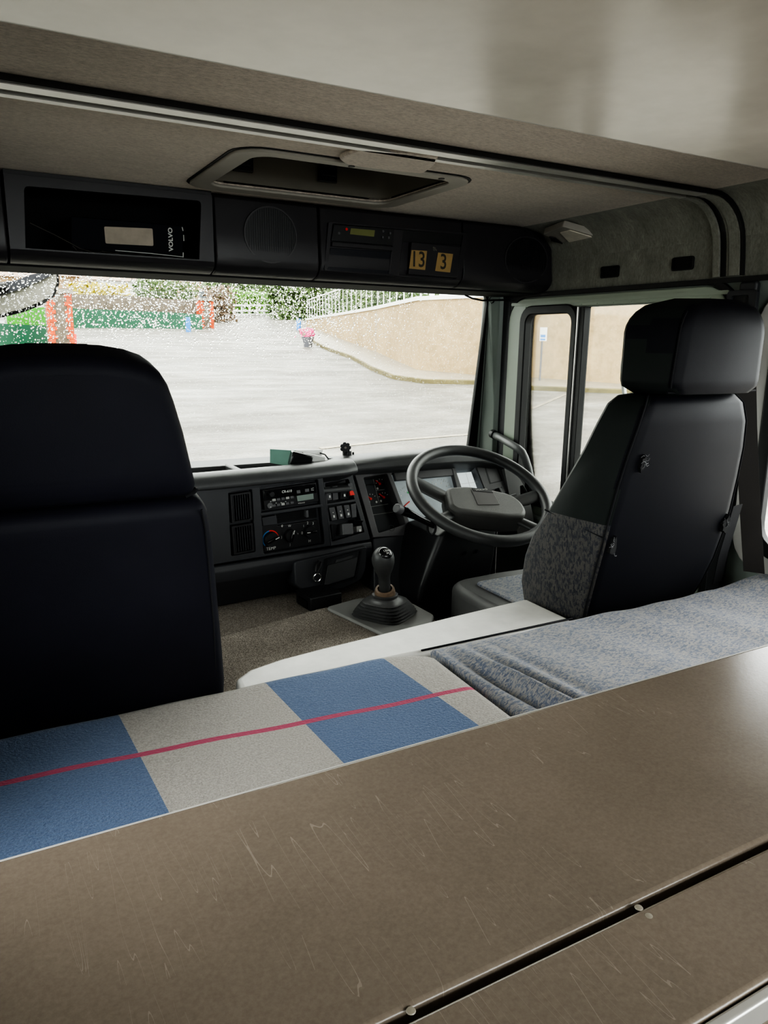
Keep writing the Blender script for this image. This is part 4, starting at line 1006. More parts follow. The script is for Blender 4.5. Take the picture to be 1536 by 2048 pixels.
b = B(); b.tube([F3.at(*F3.px(950, 927), .0005), F3.at(*F3.px(990, 1030), .0005)], .0009, 6); obj('joint_line', b, BLACK, da)
# right end cap of the dash by the door
EC = Fr(P(1012, 930, Y=2.20), (1, -.1, 0), (0, .25, 1))
b = B(); b.ext(EC, roundpoly(EC.q([(1006, 922), (1020, 938), (1040, 958), (1056, 985), (1066, 1030), (1072, 1085), (1040, 1090), (1022, 1010)]), .01), -.06, 0, holes=[EC.q([(1040, 972), (1046, 970), (1056, 985), (1060, 1000), (1050, 1003), (1041, 992)])]); obj('end_cap', b, simple('end_cap_grey', (.16, .16, .16), .45, 900, .2), da, bevel=.004, seg=3)

# ================================================================ things on the dashboard
ct = thing('carton', (.86, 2.30, -.458), 'small carton with a dark green end lying in the dashboard tray', 'carton')
C0 = P(577, 933, Y=2.20); 
CFm = Fr(P(577, 932, Y=2.195), P(584, 902, Y=2.195)-P(577, 932, Y=2.195)+Vector((0, 0, 0)), (0, 1, 0))
def hexa(pts, mat, name, parent, bevel=.001):
    b = B(); v = b.ring(pts)
    for f in ((0, 1, 2, 3), (4, 5, 6, 7), (0, 1, 5, 4), (1, 2, 6, 5), (2, 3, 7, 6), (3, 0, 4, 7)): b.face([v[i] for i in f])
    return obj(name, b, mat, parent, bevel=bevel)
def Pp(x, y, Y): return P(x, y, Y=Y)
gl0 = [Pp(539.6, 926, 2.27), Pp(577, 933, 2.20), Pp(584, 901, 2.20), Pp(539.6, 898, 2.27)]
dv = Vector((.13, .05, -.012))
hexa([p+Vector((0, 0, 0)) for p in gl0]+[p+dv*.12 for p in gl0], CARTG, 'carton_end', ct)
g1 = [p+dv*.125 for p in gl0]; g2 = [p+dv for p in gl0]
hexa(g1+g2, CARTW, 'carton_sleeve', ct)
dk = thing('card_reader', (.95, 2.24, -.42), 'black wedge shaped electronic device leaning against the carton', 'device')
q1 = [Pp(579, 932, 2.17), Pp(624, 926, 2.17), Pp(627, 913, 2.17), Pp(586, 903, 2.17)]; q2_ = [p+Vector((.01, .05, .0)) for p in q1]
hexa(q1+q2_, GLOSSB, 'device_body', dk, .004)
pl = thing('power_adapter', (1.02, 2.26, -.40), 'grey plastic plug with a cable lying at the end of the dashboard tray', 'adapter')
q1 = [Pp(626, 925, 2.19), Pp(650, 923, 2.20), Pp(651, 915, 2.20), Pp(606, 906, 2.19)]; hexa(q1+[p+Vector((.015, .05, 0)) for p in q1], GREYPL, 'plug_body', pl, .003)
b = B(); b.tube([Pp(640, 906, 2.24), Pp(650, 909, 2.24), Pp(656, 917, 2.25), Pp(670, 918, 2.27), Pp(684, 916, 2.30)], .0025, 8); obj('cable', b, BLACK, pl)
# suction mount with lobed knob
mo = thing('suction_mount', (1.13, 2.33, -.385), 'black suction mount with a lobed knob standing on the dashboard', 'phone mount')
mc0 = P(696, 917, Y=2.33); b = B(); b.lathe(Fr(mc0, (1, 0, 0), (0, 1, 0)), [(.043, -.004), (.042, 0), (.02, .004), (.012, .006)], 28); obj('suction_base', b, BLACK, mo)
b = B(); b.tube([mc0+Vector((-.004, 0, .002)), mc0+Vector((-.004, 0, .028))], .016, 16); b.tube([mc0+Vector((.020, 0, .002)), mc0+Vector((.020, 0, .022))], .004, 8); obj('stem', b, BLACK, mo, bevel=.002)
kc = P(691, 895, Y=2.31); kf = Fr(kc, (.9, -.43, 0), (0, 0, 1)); b = B(); pts = [((.0145+.0048*abs(math.cos(3.5*t))**.6)*math.cos(t), (.0145+.0048*abs(math.cos(3.5*t))**.6)*math.sin(t)) for t in [2*PI*i/98 for i in range(98)]]
b.ext(kf, pts, -.008, .006); b.cyl(kf, 0, 0, .007, -.03, -.008, 14); obj('lobed_knob', b, BLACK, mo, bevel=.002)
b = B(); b.cyl(kf, 0, 0, .0045, .006, .008, 12); obj('knob_screw', b, CHROME, mo)
# black box on tunnel
bb_ = thing('junction_box', P(650, 1215, Z=-.8), 'small black plastic box on the carpet below the dashboard', 'box')
TF = Fr(P(622, 1225, Z=-.799), P(684, 1212, Z=-.799)-P(622, 1225, Z=-.799), (0, 1, 0)); L = (P(684, 1212, Z=-.799)-P(622, 1225, Z=-.799)).length
b = B(); b.fbox(TF, 0, L, 0, .10, .0, .045); obj('housing', b, BLACK, bb_, bevel=.004, seg=3)
b = B(); b.fbox(TF, -.004, 0, .02, .08, .005, .03); b.cyl(TF, .01, .02, .004, .045, .047, 10); obj('end_plate', b, GLOSSB, bb_)

# ================================================================ GEAR LEVER
gr = thing('gear_lever', (1.0, 1.83, -.79), 'gear lever with round black knob and ribbed rubber gaiter', 'gear lever')
b = B(); b.ext(WF, roundpoly([(.875, 1.945), (1.0, 1.975), (1.125, 1.93), (1.135, 1.74), (1.05, 1.64), (.93, 1.67)], .02), -.7885, -.778); obj('base_plate', b, simple('grey_rubber_plate', (.27, .27, .265), .5, 300, .2), gr, bevel=.004)
b = B(); R = []; gx, gy = 1.008, 1.815
tops = P(770, 1184, Y=1.765)
nr = 8
for i in range(nr*2+1):
    t = i/(nr*2); z = -.778+(tops.z-.006+.778)*t; hw = .034+.040*(1-t**1.5); 
    hw = hw if t < .85 else .036
    if i % 2 == 1 and t < .8: hw += .009
    cx = gx+(tops.x-gx)*t; cy = gy+(tops.y-gy)*t
    pw = 4.5-2.2*t; ring_ = []
    for k in range(28):
        a = 2*PI*k/28+PI/4*.6; c_, s_ = math.cos(a), math.sin(a); d = (abs(c_)**pw+abs(s_)**pw)**(-1/pw); rx_, ry_ = c_*d*hw, s_*d*hw
        ca, sa = math.cos(.55), math.sin(.55); ring_.append((cx+rx_*ca-ry_*sa, cy+rx_*sa+ry_*ca, z))
    R.append(ring_)
b.loft(R); obj('gaiter', b, simple('gaiter_rubber', (.07, .07, .072), .42, 200, .2, .0006, .15, 20), gr, sharp=70)
cz = tops.z
lf = Fr(tops, (1, 0, 0), (0, 1, 0)); top_k = P(766, 1116, Y=1.735); axis = (top_k-tops)
lf = Fr(tops, Vector((1, 0, -axis.x/axis.z)), Vector((0, 1, -axis.y/axis.z)))
b = B(); b.lathe(lf, [(.028, -.02), (.030, -.004), (.029, .006), (.027, .012), (.021, .013), (.021, .004)], 24); obj('collar', b, BROWN, gr)
Ln = axis.length
b = B(); b.lathe(lf, [(.0165, .0), (.0165, Ln*.30), (.0165, Ln*.42), (.019, Ln*.54), (.026, Ln*.70), (.0315, Ln*.88), (.0320, Ln*.98), (.029, Ln*1.10), (.022, Ln*1.19), (.010, Ln*1.24), (.001, Ln*1.25)], 28); obj('knob', b, STEER, gr, sharp=60)
b = B(); gfr = Fr(tops+axis*1.13+Vector((.004, -.010, .004)), (1, 0, 0), (0, .8, .6)); gfr = Fr(tops+axis*1.0, (1, 0, 0), (0, 1, .75))
b.lathe(gfr, [(.0225, .012), (.021, .0225), (.016, .0285), (.008, .0315), (.001, .032)], 28); kp = obj('knob_cap', b, GLOSSB, gr)
b = B(); b.text(gfr, 0, 0, .010, '135R', c=.0325); b.text(gfr, 0, -.008, .008, '24', c=.0318); obj('shift_pattern', b, WHITEP, kp)

# ================================================================ STEERING WHEEL
sw = thing('steering_wheel', (1.41, 1.92, -.75), 'large black steering wheel with a wide grey hub pad', 'steering wheel')
al, be = .511, .058
NW = Vector((-math.sin(al)*math.sin(be), -math.sin(al)*math.cos(be), math.cos(al)))
u_ = Vector((math.cos(be), -math.sin(be), 0)); SW = Fr((1.411, 1.919, -.467), u_, NW.cross(u_))
if SW.w.dot(NW) < 0: raise Exception('w')
Rr = .2275; b = B()
b.tube([SW.at(Rr*math.cos(2*PI*i/72), Rr*math.sin(2*PI*i/72), 0) for i in range(72)], .0185, 16, closed=True); obj('rim', b, STEER, sw, sharp=180)
def spoke(p_in, p_out, w0, w1, c_in=-.02):
    b = B(); R = []
    for t in (0, .25, .5, .75, 1):
        a = p_in[0]+(p_out[0]-p_in[0])*t; c = p_in[1]+(p_out[1]-p_in[1])*t; w = w0+(w1-w0)*t**1.5; h = c_in*(1-t)+0*t
        d = Vector((p_out[0]-p_in[0], p_out[1]-p_in[1])).normalized(); n = (-d.y, d.x)
        R.append([SW.at(a+n[0]*w*s0, c+n[1]*w*s0, h+hh) for s0, hh in ((-1, -.004), (-.8, .004), (0, .008), (.8, .004), (1, -.004), (.8, -.010), (0, -.013), (-.8, -.010))])
    b.loft(R); return obj('spoke', b, STEER, sw, sharp=60)
def pol(r, d): return (r*math.cos(math.radians(d)), r*math.sin(math.radians(d)))
def wpx(x, y): return SW.px(x, y)
for (x0_, y0_, x1_, y1_, w0, w1) in ((893, 992, 832, 962, .030, .030), (1030, 1003, 1082, 988, .024, .026)):
    p0 = wpx(x0_, y0_); p1 = wpx(x1_, y1_); d = math.degrees(math.atan2(p1[1], p1[0])); spoke((p0[0]*.8, p0[1]*.8), pol(Rr-.004, d), w0, w1)
for (x0_, y0_, x1_, y1_) in ((905, 1022, 878, 1040), (1045, 1033, 1068, 1052)):
    p1 = wpx(x1_, y1_); d = math.degrees(math.atan2(p1[1], p1[0])); p0 = pol(.10, d); spoke(p0, pol(Rr-.004, d), .016, .022)
0 and print('spokes', [tuple(round(v, 3) for v in wpx(*q)) for q in ((890, 985), (905, 1028), (1045, 1040), (1052, 1005), (950, 983), (832, 962), (1082, 988))])
hubp = [wpx(x, y) for x, y in ((889, 983), (930, 980), (985, 988), (1018, 996), (1040, 1012), (1050, 1030), (1046, 1040), (1015, 1042), (960, 1036), (912, 1030), (897, 1020))]
hp_ = roundpoly(hubp, .02); b = B(); b.ext(SW, hp_, -.055, .020); obj('hub_pad', b, HUB, sw, bevel=.012, seg=4)
b = B(); b.ext(SW, roundpoly([wpx(*q) for q in ((938, 987), (980, 991), (996, 1019), (952, 1020))], .004), .020, .0215); obj('horn_panel', b, simple('horn_panel_plastic', (.12, .115, .115), .3, 0, var=.06, vs=20), sw, bevel=.0006)
b = B(); b.ext(SW, [wpx(*q) for q in ((939, 986), (978, 990), (982, 996), (943, 992))], .0215, .0225); bd = obj('badge', b, BLACK, sw)
b = B(); a, c = wpx(959, 990.5); b.text(SW, a, c+.001, .011, 'VOLVO', c=.0226, sx=1.2); obj('lettering', b, GREYPL, bd)
b = B(); ax0 = SW.at(0, 0, -.04); ax1 = SW.at(0, .0, -.11); b.tube([ax0, ax0*.5+ax1*.5, ax1], [.045, .05, .06], 20); obj('boss', b, BLACK, sw)
b = B(); b.ext(SW, circ(-.0, 0, .062), -.06, -.03); obj('hub_back', b, BLACK, sw, bevel=.01)
# column shroud with stalks
sc_ = thing('column_shroud', (1.36, 2.0, ZF), 'dark plastic steering column shroud under the steering wheel', 'steering column')
def rr3(x0, x1, y0, y1, z, r=.02): return [(x, y, z) for x, y in rrect(x0, x1, y0, y1, r, 3)]
b = B(); b.loft([rr3(1.19, 1.46, 1.96, 2.24, ZF+.002), rr3(1.19, 1.475, 1.95, 2.23, -.90), rr3(1.205, 1.485, 1.93, 2.2, -.76), rr3(1.235, 1.50, 1.93, 2.17, -.68), rr3(1.27, 1.50, 1.93, 2.15, -.60), rr3(1.33, 1.49, 1.93, 2.08, -.565)]); obj('shroud', b, simple('shroud_plastic', (.014, .014, .016), .38, 900, .25), sc_, sharp=40, bevel=.004)
for (x, y) in ((933, 1107), (956, 1103)):
    p = P(x, y, Y=1.925); b = B(); b.cyl(Fr(p, (1, 0, 0), (0, 0, 1)), 0, 0, .006, -.012, .003, 12); obj('shroud_screw', b, BLACK, sc_)
def stalk(pts, r, name, lab=None):
    b = B(); b.tube(pts, r, 12); return obj(name, b, GLOSSB, sc_, bevel=.001)
st = stalk([P(868, 1052, Y=1.96), P(835, 1035, Y=1.94), P(812, 1024, Y=1.925), P(800, 1019, Y=1.92)], [.009, .010, .014, .0145], 'indicator_stalk')
b = B(); b.tube([P(802, 1020, Y=1.92), P(792, 1016, Y=1.915)], [.0155, .0145], 12); obj('stalk_tip', b, SWITCH, st, bevel=.002)
b = B(); b.tube([P(813, 1016, Y=1.92), P(817, 1020, Y=1.92)], .004, 8); obj('stalk_button', b, BLACK, st)
b = B(); cf_ = Fr(P(863, 1056, Y=1.955), (.8, -.6, 0), (.0, .1, 1)); b.tube([cf_.at(.013*math.cos(t*PI/12), .022*math.sin(t*PI/12)) for t in range(24)], .004, 8, closed=True); obj('stalk_gaiter', b, BLACK, sc_)
st = stalk([P(1030, 1005, Y=2.0), P(1045, 1003, Y=1.99), P(1058, 1001, Y=1.98)], [.012, .017, .016], 'control_stalk')
b = B(); b.tube([P(1022, 998, Y=2.02), P(1034, 994, Y=2.01)], [.014, .014], 10); obj('stalk_collar', b, SWITCH, st)

# grab handle on the pillar
gh = thing('grab_handle', P(1066, 1010, X=1.86), 'grey curved grab handle on the right windscreen pillar', 'handle')
pts = [P(989, 870, Y=2.46), P(1000, 875, Y=2.42), P(1018, 886, Y=2.34), P(1036, 897, Y=2.28), P(1044, 904, Y=2.26), P(1050, 916, Y=2.25), P(1056, 935, Y=2.245), P(1063, 965, Y=2.24), P(1070, 1000, Y=2.24), P(1074, 1040, Y=2.24)]
b = B(); b.tube(pts, .015, 14); obj('bar', b, simple('handle_grey', (.14, .145, .145), .4, 400, .2), gh, sharp=180)
b = B(); b.tube([P(984, 867, Y=2.478), P(990, 870, Y=2.455)], .018, 14); obj('mount', b, BLACK, gh, bevel=.003)

# ================================================================ EXTERIOR
K = .07
def G(px, py):
    d = ray(px, py); return d*(-2.3/(d.z-K*d.y))
def gz(y): return -2.3+K*y
b = B(); n = 40
V = [b.ring([(-140+300*i/n, yy, gz(yy)-.001) for i in range(n+1)]) for yy in [-40+5.0*j for j in range(51)]]
for A, Q in zip(V, V[1:]):
    for i in range(n): b.face([A[i], A[i+1], Q[i+1], Q[i]])
struct(obj('ground', b, ASPH), 'wet grey asphalt yard in the rain', 'ground')
def ptop(base, px, pytop):   # height above base for a vertical through base
    d = ray(px, pytop); t = math.hypot(base.x, base.y)/math.hypot(d.x, d.y); return d.z*t
def vwall(name, base_px, top_ys, thick, mat, label, cat, down=.3, bevel=0, parent=None):
    bs = [G(x, y) for x, y in base_px]; tops = [ptop(p, q[0], ty) for p, q, ty in zip(bs, base_px, top_ys)]
    b = B(); R = []
    for i, (p, tz) in enumerate(zip(bs, tops)):
        j0 = max(0, i-1); j1 = min(len(bs)-1, i+1); d = (bs[j1]-bs[j0]); d.z = 0; d.normalize(); nrm = Vector((-d.y, d.x, 0))
        if nrm.dot(Vector((p.x, p.y, 0))) < 0: nrm = -nrm
        R.append([(p.x, p.y, p.z-down), (p.x, p.y, tz), (p.x+nrm.x*thick, p.y+nrm.y*thick, tz), (p.x+nrm.x*thick, p.y+nrm.y*thick, p.z-down)])
    b.loft(R); o = obj(name, b, mat, parent, bevel=bevel)
    if label: tag(o, label, cat)
    return o, bs, tops
# retaining wall
wpx_ = [(612, 655), (642, 667), (690, 686), (750, 709), (833, 747), (962, 759), (1050, 762), (1270, 778), (1700, 812)]
wtop = [641, 636, 629, 619, 601, 595, 585, 560, 520]
o, wb, wt = vwall('retaining_wall', wpx_, wtop, .5, CREAM, 'long cream rendered retaining wall at the right of the yard', 'wall')
b = B()
for i in range(len(wb)-1):
    pass
R = []
kp = [G(x, y) for x, y in [(600, 664), (625, 684), (655, 700), (704, 717), (745, 740), (787, 757), (850, 766), (958, 768), (1050, 779), (1270, 787), (1700, 822)]]
pv = [G(x, y) for x, y in [(612, 655), (642, 667), (665, 676), (690, 686), (750, 709), (800, 732), (833, 747), (962, 759), (1050, 762), (1270, 778), (1700, 812)]]
b = B(); b.loft([[(a.x, a.y, a.z-.2), (a.x, a.y, a.z+.10), (c.x, c.y, c.z+.12), (c.x, c.y, c.z-.2)] for a, c in zip(kp, pv)])
struct(obj('pavement', b, PAVE), 'raised pavement strip at the foot of the cream wall', 'pavement')
b = B(); b.loft([[(a.x-.12, a.y-.12, a.z-.2), (a.x-.12, a.y-.12, a.z+.11), (a.x+.02, a.y+.02, a.z+.115), (a.x+.02, a.y+.02, a.z-.2)] for a in kp])
tag(obj('kerb', b, KERB, bevel=.02), 'mossy kerb edging the pavement by the cream wall', 'kerb')
# coping + railing on wall
rg = thing('white_railing', (wb[3].x, wb[3].y, wt[3]), 'white metal railing along the top of the retaining wall', 'railing')
b = B(); R = []
for p, tz in zip(wb, wt): R.append([(p.x-.05, p.y, tz), (p.x-.05, p.y, tz+.12), (p.x+.45, p.y+.3, tz+.12), (p.x+.45, p.y+.3, tz)])
b.loft(R); obj('coping', b, WHITEM, rg)
b = B(); b.tube([Vector((p.x+.15, p.y+.1, tz+1.25)) for p, tz in zip(wb, wt)], .035, 6); obj('top_rail', b, WHITEM, rg)
n_post = 0; pr0 = None
for i in range(len(wb)-2):
    A, Q = wb[i], wb[i+1]; L_ = (Q-A).length; m_ = int(L_/1.0)
    for k in range(m_):
        t = k/m_; p = A+(Q-A)*t; tz = wt[i]+(wt[i+1]-wt[i])*t
        if pr0 is None:
            b = B(); b.box(p.x+.135, p.x+.165, p.y+.085, p.y+.115, tz+.11, tz+1.25); pr0 = obj('post', b, WHITEM, rg); bp = Vector((p.x, p.y, tz)); l0 = pr0.location.copy()
        else:
            c = pr0.copy(); COL.objects.link(c); c.parent = rg; c.location = l0+Vector((p.x, p.y, tz))-bp
        n_post += 1
# pillar strip on wall and sign
vwall('wall_pilaster', [(751, 709.5), (757, 712)], [622, 621], .05, simple('pilaster_grey', (.2, .2, .18), .8), 'narrow grey downpipe on the cream wall', 'downpipe')
sg = thing('blue_sign', G(1062, 764), 'small white and blue notice on a post in front of the cream wall', 'sign')
Gp = G(1062, 766); zt = ptop(Gp, 1062, 655); zb_ = ptop(Gp, 1062, 682); b = B(); b.box(Gp.x-.02, Gp.x+.02, Gp.y-.4, Gp.y-.36, Gp.z-.1, zb_); obj('post', b, MIRD, sg)
SF = Fr((Gp.x, Gp.y-.42, zb_), (.85, -.5, 0), (0, 0, 1)); b = B(); b.fbox(SF, -.10, .10, 0, zt-zb_, -.01, .01); obj('sign_plate', b, WHITEM, sg); b = B(); b.fbox(SF, -.08, .06, .10, .18, .01, .014); b.fbox(SF, -.08, .06, .02, .07, .01, .014); obj('sign_print', b, SIGNB, sg)
for pts_, lab in (([(640, 897), (800, 880), (952, 868)], 'faint pale parking line on the asphalt ahead of the windscreen'), ([(1062, 818), (1098, 803), (1132, 788)], 'faint diagonal parking line seen through the right door window')):
    g_ = [G(*p) for p in pts_]; b = B(); b.loft([[(p.x, p.y-.06, p.z), (p.x, p.y+.06, p.z+.008), (p.x, p.y+.06, p.z+.012), (p.x, p.y-.06, p.z+.004)] for p in g_])
    tag(obj('parking_line', b, simple('worn_line_paint', (.20, .175, .13), .6, 8, .3, .004, .4, 3)), lab, 'road marking')
# hoarding left
vwall('green_hoarding', [(146, 656), (230, 656), (330, 657), (405, 659)], [617, 620, 624, 629], .1, HOARD, 'long dark green hoarding fence beyond the yard', 'fence')
vwall('green_hoarding', [(-60, 697), (20, 696), (108, 692)], [640, 648, 652], .08, HOARD, 'dark green low fence panel left of the near brick pillar', 'fence')
vwall('green_mesh', [(20, 695.2), (100, 691.2)], [620, 614], .03, BRIGHTG, 'bright lime green netting above the low left fence', 'netting', down=-.62)
vwall('rear_wall', [(148, 654), (260, 654), (410, 656)], [588, 592, 603], .3, STONE, 'brown stone wall behind the long green hoarding', 'wall')
fp = thing('wire_fence', G(300, 652), 'white wire fence posts standing above the green hoarding', 'fence')
for x in (178, 220, 266, 308, 350, 390):
    vwall('post', [(x, 653), (x+2.5, 653)], [586+(x-178)*.05, 586+(x-178)*.05], .05, WHITEM, None, None, parent=fp)
def pillar(x0, x1, yb, yt, label, w=.7):
    p0 = G(x0, yb); p1 = G(x1, yb); p1 = Vector((p1.x, p1.y, p0.z)); zt = ptop(p0, x0, yt); t = thing('gate_pillar', (p0+p1)/2, label, 'pillar'); d = (p1-p0); L_ = d.length; f = Fr((p0.x, p0.y, p0.z), d, (0, 0, 1)); hgt = zt-p0.z
    b = B(); b.fbox(f, 0, L_, -.2, hgt, -w, -.02); obj('stone_core', b, STONE, t)
    b = B(); nb = 14
    for k in range(nb):
        e = L_*(.30 if k % 2 else .20); z0 = hgt*k/nb; z1 = hgt*(k+.9)/nb; b.fbox(f, -.02, e, z0, z1, -w*.5, 0); b.fbox(f, L_-e, L_+.02, z0, z1, -w*.5, 0)
    obj('brick_quoins', b, BRICK, t)
    b = B(); b.fbox(f, -.06, L_+.06, hgt, hgt+.12, -w-.05, .06); obj('cap', b, PAVE, t)
pillar(104, 150, 702, 585, 'tall near gate pillar with orange brick corners left of the yard entrance')
pillar(402, 428, 657, 601, 'smaller far gate pillar with orange brick corners at the end of the hoarding')
# gate
gt = thing('white_gate', G(525, 634), 'low white gate closing the road beyond the yard', 'gate')
g0, g1 = G(468, 634), G(582, 632); 
for yy in (611, 622, 629):
    b = B(); b.tube([Vector((g0.x, g0.y, ptop(g0, 468, yy))), Vector((g1.x, g1.y, ptop(g1, 582, yy)))], .09, 6); obj('rail', b, WHITEM, gt)
for k in range(9):
    p = g0+(g1-g0)*(k/8); x = 468+114*k/8; b = B(); b.tube([Vector((p.x, p.y, p.z-.1)), Vector((p.x, p.y, ptop(p, x, 611)))], .07, 6); obj('post', b, WHITEM, gt)
# flower planter, bollards
fl = thing('flower_planter', G(616, 694), 'dark planter filled with pink flowers on the pavement edge', 'planter')
p = G(616, 694); zt = ptop(p, 616, 674); b = B(); b.lathe(Fr(p, (1, 0, 0), (0, 1, 0)), [(.16, -.1), (.18, (zt-p.z)*.3), (.27, zt-p.z)], 14); obj('pot', b, MIRD, fl)
b = B(); zf = ptop(p, 616, 655)
for k in range(90):
    c = Vector((p.x+random.gauss(0, .17), p.y+random.gauss(0, .15), zt+(zf-zt)*random.random()*.9)); r = .05
    f = Fr(c, (random.uniform(-1, 1), random.uniform(-1, 1), .2), (0, random.uniform(-.5, .5), 1)); b.ext(f, circ(0, 0, r, 6), 0, .01)
obj('flowers', b, PINK, fl)
vwall('blue_sign', [(593, 660), (599, 661)], [637, 637], .1, SIGNB, 'narrow blue board standing at the far end of the cream wall', 'sign')
vwall('traffic_cone', [(149, 688), (154, 688)], [668, 668], .2, REDP, 'small red marker at the foot of the near brick pillar', 'marker')
vwall('blue_board', [(374, 664), (382, 664)], [634, 634], .1, SIGNB, 'small blue board leaning on the green hoarding', 'board')
# foliage
def foliage(name, px0, px1, ybase, ytop, mat, label, cat='hedge', n=1500, depth=1.5, leaf=.12, blob=False, down=0, ends=None):
    p0, p1 = ends or (G(px0, ybase), G(px1, ybase)); z1_ = max(ptop(p0, px0, ytop), ptop(p1, px1, ytop)); t = thing(name, (p0+p1)/2, label, cat)
    b = B(); bm = b.bm; base = min(p0.z, p1.z); hgt = z1_-base
    for k in range(n):
        u = random.random(); v = random.random()
        if blob:
            while (u*2-1)**2+(v*2-1)**2*.9 > 1: u = random.random(); v = random.random()
        c = p0+(p1-p0)*u + Vector((random.uniform(-.3, .3), random.uniform(0, depth), 0)); z = base+hgt*(.25*blob+v*(1-.25*blob))*random.uniform(.93, 1.04)
        d = Vector((random.gauss(0, 1), random.gauss(0, 1), random.gauss(0, 1))).normalized(); e = d.orthogonal().normalized(); s_ = leaf*random.uniform(.6, 1.5)
        cc = Vector((c.x, c.y, z)); bm.faces.new([bm.verts.new(cc+d*s_), bm.verts.new(cc+e*s_*.6), bm.verts.new(cc-d*s_), bm.verts.new(cc-e*s_*.6)])
    obj('foliage', b, mat, t)
    b = B(); c = (p0+p1)/2; b.tube([Vector((c.x, c.y+depth/2, base-.2)), Vector((c.x, c.y+depth/2, base+hgt*.6))], .15, 8); obj('stem', b, BARK, t)
    return t
foliage('hedge', 148, 262, 647, 571, LEAFY, 'yellow flowering hedge above the long hoarding', n=1500, depth=1)
foliage('hedge', 150, 256, 643, 590, LEAFB, 'brown shrubs along the wall behind the hoarding', n=2600, depth=1.2)
foliage('tree', 280, 400, 634, 566, LEAF, 'dark green bush rising above the right part of the hoarding', 'bush', n=3500, depth=2)
foliage('tree', 428, 470, 645, 575, LEAFB, 'brown green shrub right of the far gate pillar', 'shrub', n=1500, depth=2)
foliage('hedge', 455, 590, 628, 592, LEAFL, 'bright green clipped hedge behind the white gate', n=5200, depth=2, leaf=.18)
foliage('tree', 430, 560, 616, 562, LEAF, 'leafy green trees beyond the white gate', 'tree', n=3500, depth=5, leaf=.3, blob=True)
foliage('tree', 560, 680, 640, 545, LEAF, 'dense dark tree at the far end of the cream wall', 'tree', n=5000, depth=3, leaf=.2, blob=False)
foliage('hedge', 660, 830, 690, 560, LEAF, 'dark green shrubs behind the white railing', n=6000, depth=1.5, leaf=.14, ends=(wb[0]+Vector((2.5, 1, .6)), wb[4]+Vector((2.0, 2.0, 2.2))))
# houses
def house(px0, px1, yb, yt, dist, label, mat, rows):
    p0, p1 = P(px0, yb, Y=dist), P(px1, yb, Y=dist); zt = P(px0, yt, Y=dist).z; t = thing('house', (p0+p1)/2, label, 'house'); gb = gz(dist)
    b = B(); b.box(p0.x, p1.x, dist, dist+8, gb-.3, zt); obj('wall', b, mat, t)
    b = B(); b.loft([[(x, dist-.5, zt), (x, dist+8.5, zt), (x, dist+4, zt+3)] for x in (p0.x-.4, p1.x+.4)]); obj('roof', b, ROOFM, t)
    L_ = p1.x-p0.x
    for k in range(rows):
        x = p0.x+L_*(k+.5)/rows; b = B(); b.box(x-.6, x+.6, dist-.06, dist+.05, zt-2.6, zt-1.2); obj('window', b, GLZ, t)
house(115, 230, 600, 552, 84, 'beige house far behind the yellow hedge', HOUSE, 5)
house(195, 300, 600, 560, 72, 'white low building far behind the hoarding', WHITEM, 4)
house(-150, 90, 600, 545, 100, 'cream house far behind the mirror', HOUSE, 6)
house(300, 420, 600, 560, 118, 'pale house glimpsed behind the dark bush', HOUSE, 4)
# exterior mirror at upper left
mr = thing('wing_mirror', P(60, 633, Y=2.86), 'cream and black exterior mirror housing at the top left of the windscreen', 'mirror')
EF = Fr((0, 2.86, 0), (1, 0, 0), (0, 0, 1))
face_ = [(-60, 600), (0, 588), (40, 574), (80, 556), (104, 546), (112, 549), (113, 566), (104, 588), (82, 603), (45, 618), (0, 629), (-60, 640)]
rim_ = [(-60, 594), (0, 582), (40, 567), (80, 548), (103, 540), (117, 545), (119, 568), (109, 593), (86, 609), (48, 624), (0, 636), (-60, 648)]
dark_ = [(-60, 566), (0, 566), (30, 562), (60, 550), (100, 542), (112, 545), (82, 562), (40, 579), (0, 592), (-60, 604)]
b = B(); b.ext(EF, roundpoly(EF.q(face_), .004), -.03, .012); obj('housing_face', b, MIRW, mr, bevel=.003)
b = B(); b.ext(EF, roundpoly(EF.q(rim_), .004), -.06, .0); obj('housing_rim', b, BLACK, mr, bevel=.004)
b = B(); b.ext(EF, roundpoly(EF.q(dark_), .004), -.05, .020); obj('housing_top', b, MIRD, mr, bevel=.006)
b = B(); b.tube([P(-40, 585, Y=2.83), P(-10, 578, Y=2.84), P(12, 575, Y=2.85)], .02, 10); obj('bracket', b, BLACK, mr)
# right exterior mirror stem
b = B(); b.tube([P(1250, 800, X=2.05), P(1247, 770, X=2.05), P(1245, 735, X=2.05), P(1262, 640, X=2.05)], .008, 8)
tag(obj('mirror_arm', b, WHITEM), 'thin white mirror arm outside the right door window', 'mirror arm')
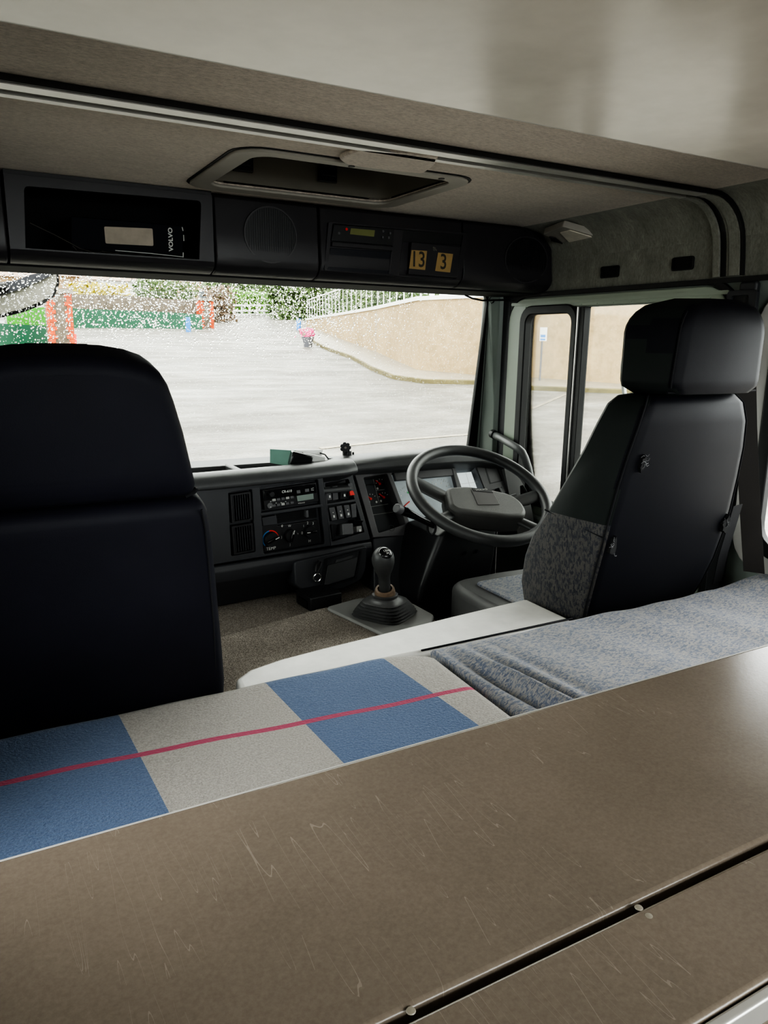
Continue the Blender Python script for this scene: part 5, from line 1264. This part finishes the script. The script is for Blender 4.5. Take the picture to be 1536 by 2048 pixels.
# cab body lower skin outside (so the cab stands on the yard)
b = B(); b.box(XL-.04, XR+.04, YB-.1, 2.70, -1.75, ZF-.051); struct(obj('cab_chassis', b, BLACK), 'dark chassis under the cab', 'chassis')
# ================================================================ LIGHT
w = bpy.data.worlds.new('sky'); SC.world = w; w.use_nodes = True; nt = w.node_tree; nt.nodes.clear()
out = nt.nodes.new('ShaderNodeOutputWorld'); bg = nt.nodes.new('ShaderNodeBackground'); tc = nt.nodes.new('ShaderNodeTexCoord'); sep = nt.nodes.new('ShaderNodeSeparateXYZ')
rp = nt.nodes.new('ShaderNodeValToRGB'); rp.color_ramp.elements[0].position = 0.0; rp.color_ramp.elements[0].color = (.75, .78, .80, 1); rp.color_ramp.elements[1].position = .6; rp.color_ramp.elements[1].color = (1.0, 1.0, 1.0, 1)
nt.links.new(tc.outputs['Generated'], sep.inputs[0]); nt.links.new(sep.outputs[2], rp.inputs[0]); nt.links.new(rp.outputs[0], bg.inputs[0]); nt.links.new(bg.outputs[0], out.inputs[0])
bg.inputs[1].default_value = 2.6
def portal(name, loc, rot, sx, sy):
    l = bpy.data.lights.new(name, 'AREA'); l.shape = 'RECTANGLE'; l.size = sx; l.size_y = sy; l.cycles.is_portal = True
    o = bpy.data.objects.new(name, l); COL.objects.link(o); o.location = Vector(loc)+Vector((0, 0, H)); o.rotation_euler = rot
portal('windscreen_portal', (.81, 2.68, -.12), (-PI/2, 0, 0), 2.1, .75)
portal('right_portal', (XR+.06, 1.2, -.22), (0, PI/2, 0), .8, 2.4)
portal('back_portal', (.88, YB-.08, -.05), (PI/2, 0, 0), 1.8, .9)
portal('left_portal', (XL-.06, 1.2, -.22), (0, -PI/2, 0), .8, 2.4)
SC.view_settings.view_transform = 'AgX'; SC.view_settings.look = 'AgX - High Contrast'; SC.view_settings.exposure = 2.38
SC.cycles.max_bounces = 8; SC.cycles.diffuse_bounces = 5; SC.cycles.transparent_max_bounces = 12; SC.cycles.transmission_bounces = 6; SC.cycles.sample_clamp_indirect = 6
SC.cycles.caustics_reflective = False; SC.cycles.caustics_refractive = False
